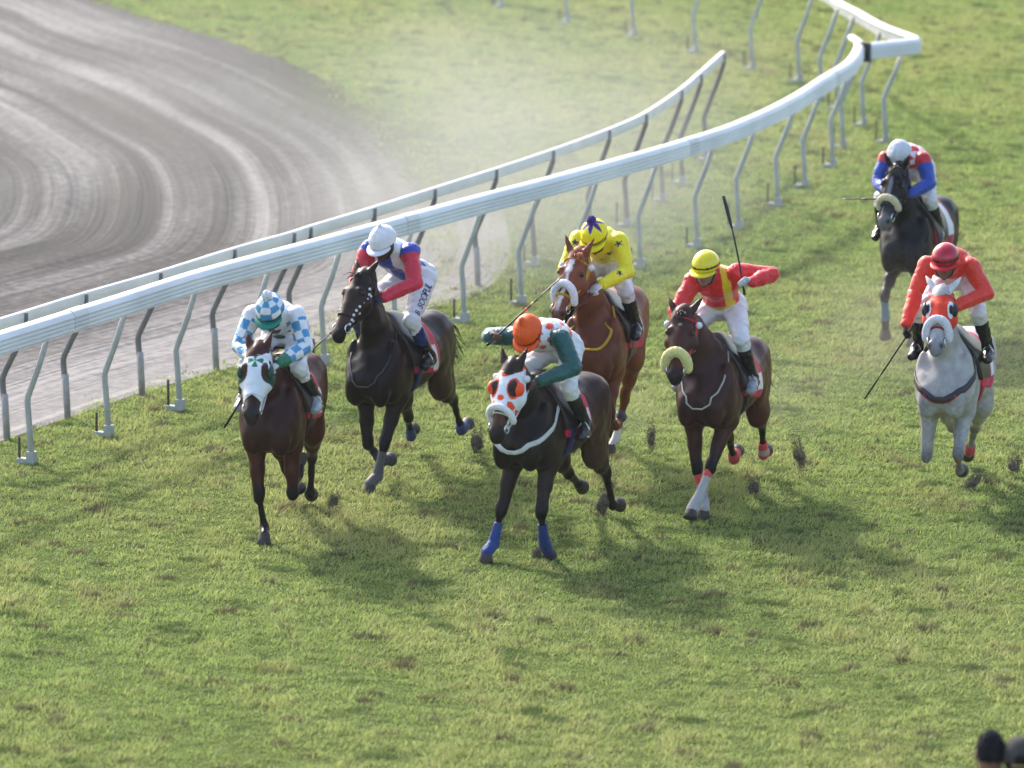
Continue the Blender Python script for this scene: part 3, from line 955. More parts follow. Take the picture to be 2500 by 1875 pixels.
    if 'chest' in coat: blend(np.clip((V[:, 0] - .05) / .25 + .1 * n1, 0, 1) * (V[:, 2] < 1.6), coat['chest'])
    if 'flank' in coat:
        blend(np.clip(1.2 - np.abs(V[:, 2] - 1.0) / .30 + .15 * n1, 0, 1) * np.clip((-.35 - V[:, 0]) / .2, 0, 1) * .85, coat['flank'])
    leg = np.isin(names, ['knee', 'cannon', 'pastern', 'hock'])
    soft = np.zeros(len(V))
    for nm in ('forearm2', 'gaskin2'):
        q = names == nm; soft[q] = np.clip((t[q] - .35) / .5 + .1 * n2[q], 0, 1)
    blend(soft * coat.get('legw', 1.0), dark); blend(leg * coat.get('legw', 1.0) * 1.0, dark)
    if coat.get('dapple'):
        blend(np.clip(.25 + .35 * n2 + .2 * n1, 0, .6) * (V[:, 2] < 1.25), coat['dapple'])
    # head
    q = V - poll
    s = q @ ha; l = q @ hl; nrm = q @ hn
    onhead = np.isin(names, ['head', 'nostril', 'chin'])
    front = np.clip(nrm / .03, 0, 1)
    if 'face' in coat: blend(onhead * np.clip((s - .2) / .25, 0, 1) * coat['face'][0], coat['face'][1])
    for (s0, s1, w, c) in coat.get('marks', []):
        wob = w * (1 + .25 * n2)
        blend(onhead * front * np.clip((wob - np.abs(l)) / .008 + .5, 0, 1) * np.clip((s - s0) / .02, 0, 1) * np.clip((s1 - s) / .02, 0, 1), c)
    mz = coat.get('muzzle', dark)
    blend(onhead * np.clip((s - .47 + .015 * n2) / .05, 0, 1) * coat.get('muzw', .9), mz)
    nos = np.zeros(len(V))
    for sd in (-1, 1):
        cpt = poll + ha * .562 + hl * sd * .046 + hn * .030
        nos = np.maximum(nos, np.clip(1.5 - np.linalg.norm(V - cpt, axis=1) / .022, 0, 1))
    blend(nos, (.006, .005, .005))
    if 'ear' in coat: blend((names == 'ear') * 1.0, coat['ear'])
    for k, (c, t0) in coat.get('socks', {}).items():
        J = h.legs[k][0]
        dd = np.minimum(np.linalg.norm(V - J[5], axis=1), np.linalg.norm(V - J[6], axis=1))
        blend(np.clip((t0 - dd) / .03, 0, 1), c)
    C = np.clip(C, .003, .9)
    make_mesh('body', V, F, M_COAT, root, col=C)
    # eyes
    for sd in (-1, 1):
        e = MB(); e.ball(poll + ha * .172 + hl * sd * .108 + hn * .055, (.021, .021, .021)); e.build('eye', M_EYE, root)
    # hooves
    for k, (J, dd, a) in h.legs.items():
        ha_ = cfg['legs'][k].get('hoof', a[-1] - 8)
        w = V3(math.sin(math.radians(ha_)), 0, -math.cos(math.radians(ha_)))
        fw = V3(math.cos(math.radians(ha_)), 0, math.sin(math.radians(ha_)))
        m = MB(); n = 14; rings = []
        for (tt, r, sh) in [(-.02, .038, 0), (.0, .045, 0), (.035, .053, .006), (.075, .061, .014), (.08, .056, .014), (.078, .02, .012)]:
            rings.append([J[6] + w * tt + fw * (sh + r * 1.08 * math.cos(2 * math.pi * j / n)) + V3(0, r * math.sin(2 * math.pi * j / n), 0) for j in range(n)])
        VV = [p for r_ in rings for p in r_]
        FF = [(i_ * n + j, i_ * n + (j + 1) % n, (i_ + 1) * n + (j + 1) % n, (i_ + 1) * n + j) for i_ in range(len(rings) - 1) for j in range(n)]
        FF.append(tuple((len(rings) - 1) * n + j for j in range(n)))
        m.add(VV, FF); m.build('hoof', M_HOOF, root)
    # bandages
    for k, bd in cfg.get('bandages', {}).items():
        J = h.legs[k][0]
        t0, t1 = bd['t']
        A = J[3] + (J[5] - J[3]) * t0; B = J[3] + (J[5] - J[3]) * t1
        ch = Chain([J[3], J[4], J[5], J[6]], [.046, .040, .053, .050], [.041, .035, .049, .048], k=.02)
        ax_ = unit(J[5] - J[3])
        cl = [lambda P, A=A, x=ax_: (A - P) @ x]
        if not bd.get('low'): cl.append(lambda P, B=B, x=ax_: (P - B) @ x)
        VV, FF = sdf_mesh([ch], .0085, clips=cl, noise=lambda P: .0015 * FINE(P))
        tt = (VV - J[3]) @ ax_ / np.linalg.norm(J[5] - J[3])
        cc = np.tile(np.array(bd['col']), (len(VV), 1))
        for (b0, b1, c2) in bd.get('bands', []): cc[(tt > b0) & (tt < b1)] = c2
        make_mesh('bandage', VV, FF, M_CLOTH, root, col=cc)
    # mane, forelock, tail
    hc = np.array(coat.get('hair', dark))
    r = np.random.default_rng(cfg['seed'])
    m = MB()
    nlen = cfg.get('necklen', NECK_T)
    msd = cfg.get('mane_side', -1)
    for j in range(170):
        tt = r.uniform(.02, nlen - .02)
        rin = np.interp(tt / NECK_T, [0, .43, .74, 1], [.235, .185, .145, .115])
        p = nb + nd * tt + nn * (rin * .97) + nl * r.normal(0, .012)
        L_ = r.uniform(.05, .10) * cfg.get('manelen', 1)
        dirn = unit(nn * .7 + nl * msd * r.uniform(.2, .9) - nd * r.uniform(.2, .9))
        q1 = p + dirn * L_ * .5; q2 = q1 + (dirn * .45 - nn * .35 + nl * msd * .25) * L_ * .6
        m.tube([p, q1, q2], [.007, .006, .002], n=4, flat=.5, col=tuple(hc * r.uniform(.7, 1.5)))
    m.build('mane', M_HAIR, root, usecol=True)
    m = MB()
    for j in range(0 if cfg.get('hood') else 26):
        p = poll + hl * r.normal(0, .022) + hn * .09 - ha * .02
        L_ = r.uniform(.06, .12) * cfg.get('forelock', 1)
        dd = unit(ha * r.uniform(.2, .9) + hn * r.uniform(.2, .7) + hl * r.normal(cfg.get('flx', 0), .35))
        m.tube([p, p + dd * L_ * .5, p + dd * L_ * .9 + ha * .03], [.007, .006, .002], n=4, flat=.5, col=tuple(hc * r.uniform(.7, 1.6)))
    if m.V: m.build('forelock', M_HAIR, root, usecol=True)
    m = MB()
    dock = R1(-1.20, 0, 1.40)
    ty = cfg.get('tail_y', 0.0); tup = cfg.get('tail_up', 0.0)
    for j in range(110):
        p = dock + V3(r.normal(0, .015), r.normal(0, .02), r.normal(0, .02))
        L_ = r.uniform(.45, .8)
        q1 = p + V3(-.14, ty * .3 + r.normal(0, .015), .02 + tup * .5)
        q2 = q1 + V3(-.16 * L_ + r.normal(0, .02), ty * .5 + r.normal(0, .035), -.18 * L_ + tup)
        q3 = q2 + V3(-.16 * L_ + r.normal(0, .04), ty * .5 + r.normal(0, .06), -.36 * L_ + tup * .6)
        m.tube([p, q1, q2, q3], [.016, .014, .010, .002], n=4, flat=.6, col=tuple(hc * r.uniform(.7, 1.6)))
    m.build('tail', M_HAIR, root, usecol=True)
    # ---------------- saddle cloth, saddle, girth
    sg = cfg['saddlecloth']
    x0, x1 = sg.get('x', (-.58, -.02))
    z0 = sg.get('z', 1.10)
    U = lambda P: rot2(P, -pit, PC)
    cl = [lambda P: np.maximum(U(P)[:, 0] - (x1 - .15 * (1.55 - U(P)[:, 2])), x0 - U(P)[:, 0]), lambda P: z0 - U(P)[:, 2] + .12 * (U(P)[:, 0] + .4)]
    bb = (R1(-.4, 0, 1.35) - V3(.75, .5, .5), R1(-.4, 0, 1.35) + V3(.75, .5, .5))
    VV, FF = sdf_mesh(h.torso_prims, .0115, inflate=.014, clips=cl, bounds=bb, noise=lambda P: .003 * WIG(P * .8))
    Q = U(VV)
    cc = np.tile(np.array(sg['col']), (len(VV), 1))
    pt = sg.get('patch')
    if pt:
        mk = (Q[:, 0] > pt[0]) & (Q[:, 0] < pt[1]) & (Q[:, 2] > pt[2]) & (Q[:, 2] < pt[3]); cc[mk] = pt[4]
    make_mesh('saddlecloth', VV, FF, M_CLOTH, root, col=cc)
    cl2 = [lambda P: np.maximum(U(P)[:, 0] - (.06 + .25 * (U(P)[:, 2] - 1.55)), -.50 - U(P)[:, 0] + .5 * (1.55 - U(P)[:, 2])), lambda P: 1.20 - U(P)[:, 2]]
    VV, FF = sdf_mesh(h.torso_prims, .0125, inflate=.030, clips=cl2, bounds=bb)
    make_mesh('saddle', VV, FF, M_LEATHER, root)
    def ring(x, z_lo=.8, n=40):
        pts = []
        for j in range(n + 1):
            th = 2 * math.pi * j / n
            pts.append(R1(x, .26 * math.sin(th), 1.24 + .33 * math.cos(th)))
        return snap(h.torso_prims, np.array(pts), .012)
    gp = ring(cfg.get('girthx', -.16))
    gm = MB(); gm.tube([Vector(p) for p in gp], .045, n=8, flat=.16, up=[tuple(g_) for g_ in grad(h.torso_prims, gp)])
    gm.build('girth', mat('girth_%02d' % cfg['seed'], cfg.get('girth', (.02, .02, .02)), rough=.6), root)
    # ---------------- neck strap / breastplate
    for bp in cfg.get('straps', []):
        pts = np.array([R1(*p) for p in bp['pts']])
        # resample smoothly
        u = np.linspace(0, 1, len(pts)); uu = np.linspace(0, 1, 28)
        pts = np.stack([np.interp(uu, u, pts[:, i_]) for i_ in range(3)], 1)
        for _ in range(8): pts[1:-1] = (pts[:-2] + 2 * pts[1:-1] + pts[2:]) / 4
        pts = snap([p for p in prims if p.name in ('torso', 'neck')], pts, bp.get('off', .008))
        for _ in range(10): pts[1:-1] = (pts[:-2] + 2 * pts[1:-1] + pts[2:]) / 4
        d_ = field(prims, pts); pts += grad(prims, pts) * np.maximum(bp.get('off', .008) - d_, 0)[:, None]
        gr = grad(prims, pts)
        sm = MB(); sm.tube([Vector(p) for p in pts], bp['w'], n=8, flat=bp.get('flat', .25), up=[tuple(g_) for g_ in gr], col=bp['col'])
        sm.build(bp.get('name', 'breastplate'), M_STRAP, root, usecol=True)
    # ---------------- bridle
    br = cfg['bridle']; bc = br['col']; w = br.get('w', .011)
    bm = MB()
    def hring(s, a0, a1, off, tilt=0.0, n=18):
        return [Vector(tuple(hpt(s + tilt * (1 - math.cos(a0 + (a1 - a0) * j / n)), a0 + (a1 - a0) * j / n, off))) for j in range(n + 1)]
    bm.tube(hring(.055, -1.9, 1.9, .006), w, n=6, flat=.5, col=br.get('brow', bc))           # browband
    if br.get('nose', True): bm.tube(hring(.40, -math.pi, math.pi, .006), w, n=6, flat=.5, col=bc)
    for sd in (-1, 1):
        cheek = [Vector(tuple(hpt(s, sd * a, .008))) for s, a in [(0.0, 1.5), (.1, 1.5), (.2, 1.55), (.3, 1.5), (.42, 1.5), (.50, 1.55)]]
        bm.tube(cheek, w, n=6, flat=.5, col=br.get('cheek', bc))
        thr = [Vector(tuple(hpt(s, sd * a, .01))) for s, a in [(-.02, 1.2), (.06, 1.9), (.14, 2.5), (.18, 3.1)]]
        bm.tube(thr, w * .8, n=6, flat=.5, col=bc)
    bm.build('bridle', M_STRAP, root, usecol=True)
    for sd in (-1, 1):
        e = MB(); c0 = Vector(tuple(hpt(.50, sd * 1.6, .012)))
        ring_ = [c0 + Vector(tuple(ha)) * (.036 * math.cos(2 * math.pi * j / 14)) + Vector(tuple(hn)) * (.036 * math.sin(2 * math.pi * j / 14)) for j in range(15)]
        e.tube(ring_, .007, n=6); e.build('bit_ring', M_METAL, root)
        if br.get('rosette'):
            e = MB(); e.ball(hpt(.06, sd * 1.55, .03), (.030, .030, .030)); e.build('rosette', mat('white_plastic', (.75, .75, .78), rough=.4, var=.05), root)
    if br.get('beads'):
        e = MB()
        for sd in (-1, 1):
            for j in range(9):
                e.ball(hpt(.10 + .045 * j, sd * (1.35 + .1 * math.sin(j)), .016), .013, nu=8, nv=6)
                if j % 2: e.ball(hpt(.10 + .045 * j, sd * 1.62, .016), .011, nu=8, nv=6)
        e.build('bridle_studs', mat('white_plastic', (.75, .75, .78), rough=.4, var=.05), root)
    nb_ = cfg.get('noseband')
    if nb_:
        A = nb_.get('ang', 1.75)
        pts = hring(nb_['s'], -A, A, nb_.get('off', .045), tilt=nb_.get('tilt', 0.0), n=26)
        nrm_ = [unit(np.array(p) - (poll + ha * nb_['s'])) for p in pts]
        ch = Chain([tuple(p) for p in pts], nb_['r'], k=.02)
        VV, FF = sdf_mesh([ch], .0095, noise=lambda P: .0022 * FINE(P * 1.8))
        make_mesh('sheepskin_noseband', VV, FF, M_FLEECE, root, col=np.tile(np.array(nb_['col']), (len(VV), 1)))
    hd = cfg.get('hood')
    if hd:
        hprims = [p for p in prims if p.name == 'head']
        cl = [lambda P: (P - poll) @ ha - hd['s1'] + hd.get('cut', 0) * np.abs((P - poll) @ hl), lambda P: -.055 - (P - poll) @ ha]
        VV, FF = sdf_mesh(hprims, .0075, inflate=.008, clips=cl)
        q = VV - poll
        make_mesh('hood', VV, FF, M_CLOTH, root, col=hd['paint'](q @ ha, q @ hl, q @ hn))
        for sd in (-1, 1):
            e = MB()
            c0 = poll + ha * .175 + hl * sd * .124 + hn * .045
            Rm = Matrix((tuple(ha), tuple(hl), tuple(hn))).transposed()
            e.ball(c0, hd.get('cup', (.062, .028, .045)), R=Rm); e.build('blinker_cup', mat('cup_%02d' % cfg['seed'], hd['cupcol'], rough=.45), root)
    return h

def strand_between(a, b, sag, n=10):
    a = Vector(tuple(a)); b = Vector(tuple(b))
    return [a.lerp(b, t / n) + Vector((0, 0, -sag * 4 * (t / n) * (1 - t / n))) for t in range(n + 1)]
# ------------------------------------------------------------------ jockeys
M_SKIN = mat('skin', attr=True, rough=.55, spec=.35, var=.08, scale=20)
M_BREECH = mat('breeches_cloth', attr=True, rough=.55, spec=.3, var=.04, scale=15, bump=.25, bscale=20)
M_BOOT = mat('boot_leather', attr=True, rough=.25, spec=.55, var=.25, scale=20)
M_GLOSS = mat('helmet_shell', attr=True, rough=.22, spec=.5, var=.03, scale=10, coat=.2)
M_CAPCLOTH = mat('cap_cloth', attr=True, rough=.5, spec=.35, var=.05, scale=20, bump=.15, bscale=25)
M_GOGGLE = mat('goggle_lens', (.01, .01, .012), rough=.1, spec=.6, var=0)
M_WHIP = mat('whip_leather', attr=True, rough=.45, spec=.4, var=.2, scale=30)
FOLD = Waves(8, 6.0, 3, 31)
FOLD2 = Waves(8, 13.0, 3, 32)
CREASE = Waves(8, 17.0, 3, 33)

def hand_prims(wrist, fdir, palm, side, curl=1.0, grow=0.0):
    """palm, four curled fingers and a thumb; palm = direction the palm faces"""
    f = unit(fdir); pn = unit(np.array(palm) - f * (np.array(palm) @ f)); l = np.cross(pn, f) * side      # l points to the thumb side
    P = [Chain([wrist, wrist + f * .045, wrist + f * .085], [.020 + grow, .019 + grow, .017 + grow], [.026 + grow, .036 + grow, .040 + grow], lat=l, k=.015, name='hand')]
    for j, (o, ln) in enumerate([(.030, .95), (.010, 1.05), (-.010, 1.0), (-.029, .8)]):
        b = wrist + f * .085 + l * o
        c1 = math.radians(35 * curl); c2 = math.radians(110 * curl); c3 = math.radians(175 * curl)
        dd = lambda a: f * math.cos(a) + pn * math.sin(a)
        p1 = b + dd(c1) * .036 * ln; p2 = p1 + dd(c2) * .026 * ln; p3 = p2 + dd(c3) * .020 * ln
        P.append(Chain([b, p1, p2, p3], [.0105 + grow, .010 + grow, .0095 + grow, .0085 + grow], k=.006, name='hand'))
    tb = wrist + f * .035 + l * .030
    t1 = tb + unit(f * .8 + l * .7 + pn * .3) * .036; t2 = t1 + unit(f * .7 - l * .3 + pn * .8) * .030
    P.append(Chain([tb, t1, t2], [.013 + grow, .011 + grow, .0095 + grow], k=.010, name='hand'))
    grip = wrist + f * .095 + pn * .022      # centre of what the fist holds
    return P, grip, l

def jockey(h, cfg):
    seat = np.array(cfg.get('seat', (-.36, 0, 1.90)))
    off = np.array(cfg.get('off', (0, 0, 0)))
    g = lambda k, d: np.array(cfg.get(k, d), float) + off
    pelvis = g('pelvis', (-.42, 0, 1.92)); waist = g('waist', (-.25, 0, 2.04)); chest = g('chest', (-.02, 0, 2.07)); neck = g('neck', (.12, 0, 2.08))
    hc = g('headc', (.27, 0, 2.13))
    shL = g('shL', (.05, .185, 2.06)); shR = g('shR', (.05, -.185, 2.06))
    elL = g('elL', (.10, .33, 1.84)); elR = g('elR', (.10, -.33, 1.84))
    wrL = g('wrL', (.33, .12, 1.76)); wrR = g('wrR', (.33, -.12, 1.76))
    hipL, hipR = pelvis + V3(.03, .10, -.02), pelvis + V3(.03, -.10, -.02)
    knL = g('knL', (.02, .25, 1.66)); knR = g('knR', (.02, -.25, 1.66))
    anL = g('anL', (-.22, .30, 1.33)); anR = g('anR', (-.22, -.30, 1.33))
    toL = anL + np.array(cfg.get('toL', (.16, .02, -.05))); toR = anR + np.array(cfg.get('toR', (.16, -.02, -.05)))
    base = h.to_world((-.36, 0, 1.3))
    root = empty('person', base, h.rz)
    tag(root, cfg['label'], 'person', 'jockeys riding the racehorses')
    O = np.array((-.36, 0, 1.3)) + np.array((0, 0, 0))
    shift = lambda V: np.asarray(V) - O
    lat = unit(shL - shR); plat = (0, 1, 0)
    def torso(gr):
        return [Chain([pelvis, waist], [.108 + gr, .098 + gr], [.150 + gr, .125 + gr], lat=plat, k=.05, name='torso'),
                Chain([waist, chest], [.098 + gr, .112 + gr], [.125 + gr, .155 + gr], lat=lat, k=.05, name='torso'),
                Chain([chest, neck], [.112 + gr, .062 + gr], [.155 + gr, .085 + gr], lat=lat, k=.05, name='torso')]
    def arms(gr, wr=True):
        out = []
        for nm, s_, e_, w_ in (('armL', shL, elL, wrL), ('armR', shR, elR, wrR)):
            out.append(Chain([s_, s_ * .45 + e_ * .55, e_, e_ * .5 + w_ * .5, w_], [.066 + gr, .056 + gr, .048 + gr, .045 + gr, .031 + gr], k=.035, name=nm))
        return out
    def legs(gr):
        out = []
        for nm, hp, kn, an in (('legL', hipL, knL, anL), ('legR', hipR, knR, anR)):
            out.append(Chain([hp, hp * .5 + kn * .5, kn], [.095 + gr, .080 + gr, .056 + gr], k=.04, name=nm))
            out.append(Chain([kn, kn * .65 + an * .35, an], [.055 + gr, .052 + gr, .036 + gr], k=.03, name=nm + '_calf'))
        return out
    def feet(gr):
        out = []
        for nm, an, to in (('footL', anL, toL), ('footR', anR, toR)):
            d = to - an
            heel = an + V3(-.045, 0, -.055)
            out.append(Chain([an, heel], [.036 + gr, .032 + gr], k=.03, name=nm))
            out.append(Chain([heel + V3(.0, 0, .0), heel * .4 + to * .6, to + V3(0, 0, -.035)], [.034 + gr, .036 + gr, .026 + gr], [.034 + gr, .042 + gr, .034 + gr], k=.03, name=nm))
        return out
    # head frame
    fp, fy, fr = [math.radians(a) for a in cfg.get('face', (30, 0, 0))]
    fwd = V3(math.cos(fp) * math.cos(fy), math.cos(fp) * math.sin(fy), -math.sin(fp))
    hl = unit(V3(-math.sin(fy), math.cos(fy), 0)); hu = np.cross(fwd, hl)
    if hu[2] < 0: hu = -hu
    ca, sa = math.cos(fr), math.sin(fr); hl, hu = hl * ca + hu * sa, hu * ca - hl * sa
    RH = np.stack([fwd, hl, hu], 1)
    skull = Ell(hc, (.100, .078, .112), R=RH, k=.02, name='head')
    head = [skull,
            Ell(hc + fwd * .035 - hu * .075, (.062, .052, .055), R=RH, k=.04, name='head'),
            Ell(hc + fwd * .075 - hu * .105, (.026, .028, .022), R=RH, k=.025, name='head'),
            Chain([hc + fwd * .095 + hu * .005, hc + fwd * .118 - hu * .035], [.010, .016], k=.012, name='nose'),
            Ell(hc + fwd * .098 - hu * .072, (.012, .026, .010), R=RH, k=.012, name='lips'),
            Chain([neck - fwd * .0, hc - hu * .06 - fwd * .02], [.060, .056], k=.05, name='neck')]
    for sd in (-1, 1):
        head.append(Ell(hc + hl * sd * .080 - hu * .02, (.022, .010, .032), R=RH, k=.008, name='ear'))
        head.append(Ell(hc + hl * sd * .034 + fwd * .083 + hu * .028, (.016, .024, .010), R=RH, k=.015, name='head'))
    # hands
    hands = {}; hp_all = []; glove_prims = []
    for nm, el, wr in (('L', elL, wrL), ('R', elR, wrR)):
        sd = 1 if nm == 'L' else -1
        fd = cfg.get('hd' + nm, wr - el); pl = cfg.get('pal' + nm, (0.1, -.3 * sd, -1))
        P_, grip, l_ = hand_prims(wr, np.array(fd, float), pl, -sd if cfg.get('flip' + nm) else sd)
        hp_all += P_; hands[nm] = (grip, unit(fd), l_)
        glove_prims += hand_prims(wr, np.array(fd, float), pl, -sd if cfg.get('flip' + nm) else sd, grow=.004)[0]
    # body (one continuous figure under the clothes)
    body = torso(-.012) + arms(-.010) + legs(-.012) + feet(-.012) + head + hp_all
    V, F = sdf_mesh(body, .0085)
    i, t, D = nearest(body, V)
    nm = np.array([p.name for p in body])[i]
    sk = np.array(cfg['skin'])
    C = np.tile(sk, (len(V), 1)); C[nm == 'lips'] = sk * np.array([1.0, .6, .55]); C[nm == 'nose'] *= 1.06
    qf = (V - hc) @ fwd; ql = (V - hc) @ hl; qu = (V - hc) @ hu
    hair = np.isin(nm, ['head']) & ((qu > .03) | (qf < -.02)) & (qf < .07); C[hair] = (.012, .010, .009)
    brow = (nm == 'head') & (qf > .06) & (np.abs(qu - .036) < .009) & (np.abs(np.abs(ql) - .034) < .022); C[brow] = (.012, .010, .009)
    make_mesh('body', shift(V), F, M_SKIN, root, col=C)
    for sd in (-1, 1):
        e = MB(); e.ball(shift(hc + hl * sd * .034 + fwd * .086 + hu * .006), (.013, .013, .013), nu=8, nv=6); e.build('eye', mat('eye_dark', (.03, .02, .015), rough=.1), root)
    # jacket
    sil = cfg['silks']
    jp = torso(.004) + arms(.004)
    # collar
    jp.append(Chain([neck - unit(hc - neck) * .02, neck + unit(hc - neck) * .03], [.068, .064], k=.03, name='torso'))
    cl = [lambda P: -(P - (pelvis + unit(waist - pelvis) * .03)) @ unit(waist - pelvis)]
    pf = cfg.get('puff', .0055)
    V, F = sdf_mesh(jp, .0082, inflate=.013, clips=cl, noise=lambda P: pf * (.5 * FOLD(P) + 1.5 * np.exp(-np.abs(CREASE(P)) * 2.6) - .5))
    i, t, D = nearest(jp, V)
    nm = np.array([p.name for p in jp])[i]
    ts = np.zeros(len(V))
    # torso coordinate: 0 pelvis .. 1 neck, and angle around (0 = spine side, +-pi = breast)
    axis = unit(neck - pelvis); L_ = np.linalg.norm(neck - pelvis)
    ts = (V - pelvis) @ axis / L_
    up_ = unit(np.cross(axis, lat)); up_ = up_ if up_[2] > 0 else -up_
    cen = pelvis + (neck - pelvis) * np.clip(ts, 0, 1)[:, None] + up_ * (.06 * np.sin(np.pi * np.clip(ts, 0, 1)))[:, None]
    q = V - cen
    ql = q @ lat; qu = q @ up_
    arm = np.where(nm == 'armL', 1, np.where(nm == 'armR', -1, 0))
    ta = np.where(arm != 0, t / 4.0, 0)      # 0 shoulder .. 1 wrist
    # angle around the arm
    aang = np.zeros(len(V))
    for sd, (s_, e_, w_) in ((1, (shL, elL, wrL)), (-1, (shR, elR, wrR))):
        m = arm == sd
        ax1 = unit(e_ - s_); ax2 = unit(w_ - e_)
        A = np.where((ta[m] < .5)[:, None], ax1, ax2); B = np.where((ta[m] < .5)[:, None], s_, e_)
        qq = V[m] - B; qq = qq - (qq * A).sum(1)[:, None] * A
        b1 = np.cross(A, np.cross(V3(1, 0, .3), A)); b1 /= np.linalg.norm(b1, axis=1)[:, None]; b2 = np.cross(A, b1)
        aang[m] = np.arctan2((qq * b2).sum(1), (qq * b1).sum(1))
    C = sil(dict(V=V, arm=arm, ta=ta, aang=aang, ts=ts, lat=ql, up=qu, n=FOLD2(V)))
    make_mesh('jacket', shift(V), F, M_SILK, root, col=C)
    # breeches
    bp = legs(.004)
    bp.append(Ell(pelvis, (.138, .172, .125), k=.06, name='hip'))
    bp.append(Chain([pelvis, pelvis * .55 + waist * .45], [.124, .116], [.168, .152], k=.05, name='hip'))
    bt = cfg.get('boot_t', .22)
    cl = []
    for kn, an, sd in ((knL, anL, 1), (knR, anR, -1)):
        d = unit(an - kn); c0 = kn + (an - kn) * (bt + .08)
        cl.append(lambda P, c0=c0, d=d, sd=sd: np.where(P[:, 1] * sd > 0, (P - c0) @ d, -1))
    V, F = sdf_mesh(bp, .0095, inflate=.004, clips=cl, noise=lambda P: .004 * FOLD2(P))
    bc = np.tile(np.array(cfg.get('breech', (.72, .72, .74))), (len(V), 1))
    if 'breechpaint' in cfg: bc = cfg['breechpaint'](V, bc, dict(knL=knL, knR=knR, anL=anL, anR=anR, hipL=hipL))
    breech = make_mesh('breeches', shift(V), F, M_BREECH, root, col=bc)
    # boots
    for kn, an, to, nmx in ((knL, anL, toL, 'L'), (knR, anR, toR, 'R')):
        fp_ = [p for p in feet(.004) if p.name.endswith(nmx)]
        ch = [Chain([kn, kn * .65 + an * .35, an], [.058, .056, .040], k=.03)] + fp_
        d = unit(an - kn); c0 = kn + (an - kn) * bt
        V, F = sdf_mesh(ch, .0088, inflate=.006, clips=[lambda P: (c0 - P) @ d], noise=lambda P: .0025 * FOLD2(P))
        cb = np.tile(np.array(cfg.get('boot', (.010, .010, .011))), (len(V), 1))
        if 'boottop' in cfg:
            tt = (V - kn) @ d / np.linalg.norm(an - kn); cb[tt < cfg['boottop'][0]] = cfg['boottop'][1]
        if 'boottoe' in cfg:
            cb[((V - an) @ unit(to - an) > .03) & (V[:, 2] < an[2] + .02)] = cfg['boottoe']
        make_mesh('boot', shift(V), F, M_BOOT, root, col=cb)
        # the stirrup belongs to the horse's saddle
        mid = (to * .55 + an * .45) + V3(-.02, 0, -.055)
        m = MB()
        m.tube([tuple(mid + V3(0, -.05, -.012)), tuple(mid + V3(0, .05, -.012))], .010, n=6)
        top = mid + V3(0, 0, .13)
        m.tube([tuple(mid + V3(0, .052, -.012)), tuple(mid + V3(0, .045, .06)), tuple(top), tuple(mid + V3(0, -.045, .06)), tuple(mid + V3(0, -.052, -.012))], .006, n=6)
        m.build('stirrup', M_METAL, h.root)
    # gloves
    if 'glove' in cfg:
        half = len(glove_prims) // 2
        for gp_ in (glove_prims[:half], glove_prims[half:]):
            V, F = sdf_mesh(gp_, .0075)
            make_mesh('glove', shift(V), F, M_CLOTH, root, col=np.tile(np.array(cfg['glove']), (len(V), 1)))
    # helmet
    hm = cfg['helmet']
    hcen = hc + hu * .032 - fwd * .008
    he = [Ell(hcen, (.138, .118, .128), R=RH, k=.02)]
    if hm.get('bump') is not None:
        bx = hcen + hu * .118 + fwd * hm.get('bumpf', .0)
        he.append(Chain([bx, bx + hu * .030], [hm['bump'], hm['bump'] * .85], k=.03))
    V, F = sdf_mesh(he, .0072, clips=[lambda P: -.012 - ((P - hcen) @ hu) - .12 * ((P - hcen) @ fwd)], noise=(lambda P: .0018 * FOLD2(P)) if hm.get('cloth') else None)
    q = V - hcen
    C = hm['paint'](q @ fwd, q @ hl, q @ hu)
    hob = make_mesh('helmet', shift(V), F, M_CAPCLOTH if hm.get('cloth') else M_GLOSS, root, col=C)
    if 'pompom' in hm:
        V, F = sdf_mesh([Ell(hcen + hu * .150 + fwd * hm.get('bumpf', 0.0), (.042, .042, .042), k=.01)], .0075, noise=lambda P: .005 * FINE(P * 2))
        make_mesh('pompom', shift(V), F, M_FLEECE, hob, col=np.tile(np.array(hm['pompom']), (len(V), 1)))
    if 'peak' in hm:
        m = MB(); n = 16; VV = []; FF = []
        for r_, dz in ((.118, .0), (.165, -.022), (.167, -.027), (.118, -.008)):
            for j in range(n + 1):
                a = -1.05 + 2.1 * j / n
                rr = r_ if r_ < .13 else .118 + (r_ - .118) * math.cos(a * 1.35) ** .6 if abs(a * 1.35) < 1.57 else .118
                VV.append(hcen + fwd * (rr * math.cos(a) * 1.16) + hl * (rr * math.sin(a)) + hu * (-.008 + dz * (rr - .1) / .06 - .016 * math.cos(a)))
        for i_ in range(4):
            for j in range(n):
                a0 = i_ * (n + 1) + j; b0 = ((i_ + 1) % 4) * (n + 1) + j
                FF.append((a0, a0 + 1, b0 + 1, b0))
        m.add([tuple(v) for v in shift(np.array(VV))], FF, hm['peak']); m.build('helmet_peak', M_CAPCLOTH, root, usecol=True)
    # goggles and chin strap
    V, F = sdf_mesh([Ell(hc + fwd * .012 + hu * .004, (.102, .084, .10), R=RH, k=.01)], .0068,
                    clips=[lambda P: np.abs((P - hc) @ hu - .008) - .026, lambda P: .01 - (P - hc) @ fwd])
    gc = cfg.get('goggle')
    make_mesh('goggles', shift(V), F, M_GOGGLE if gc is None else mat('goggle_%s' % cfg['id'], gc, rough=.2, spec=.6, var=.05), root)
    m = MB()
    pts = [hc + hl * sd_ * .083 + hu * z_ + fwd * f_ for sd_, z_, f_ in [(1, .02, .0), (1, -.04, .02), (.75, -.10, .055), (0, -.135, .075), (-.75, -.10, .055), (-1, -.04, .02), (-1, .02, .0)]]
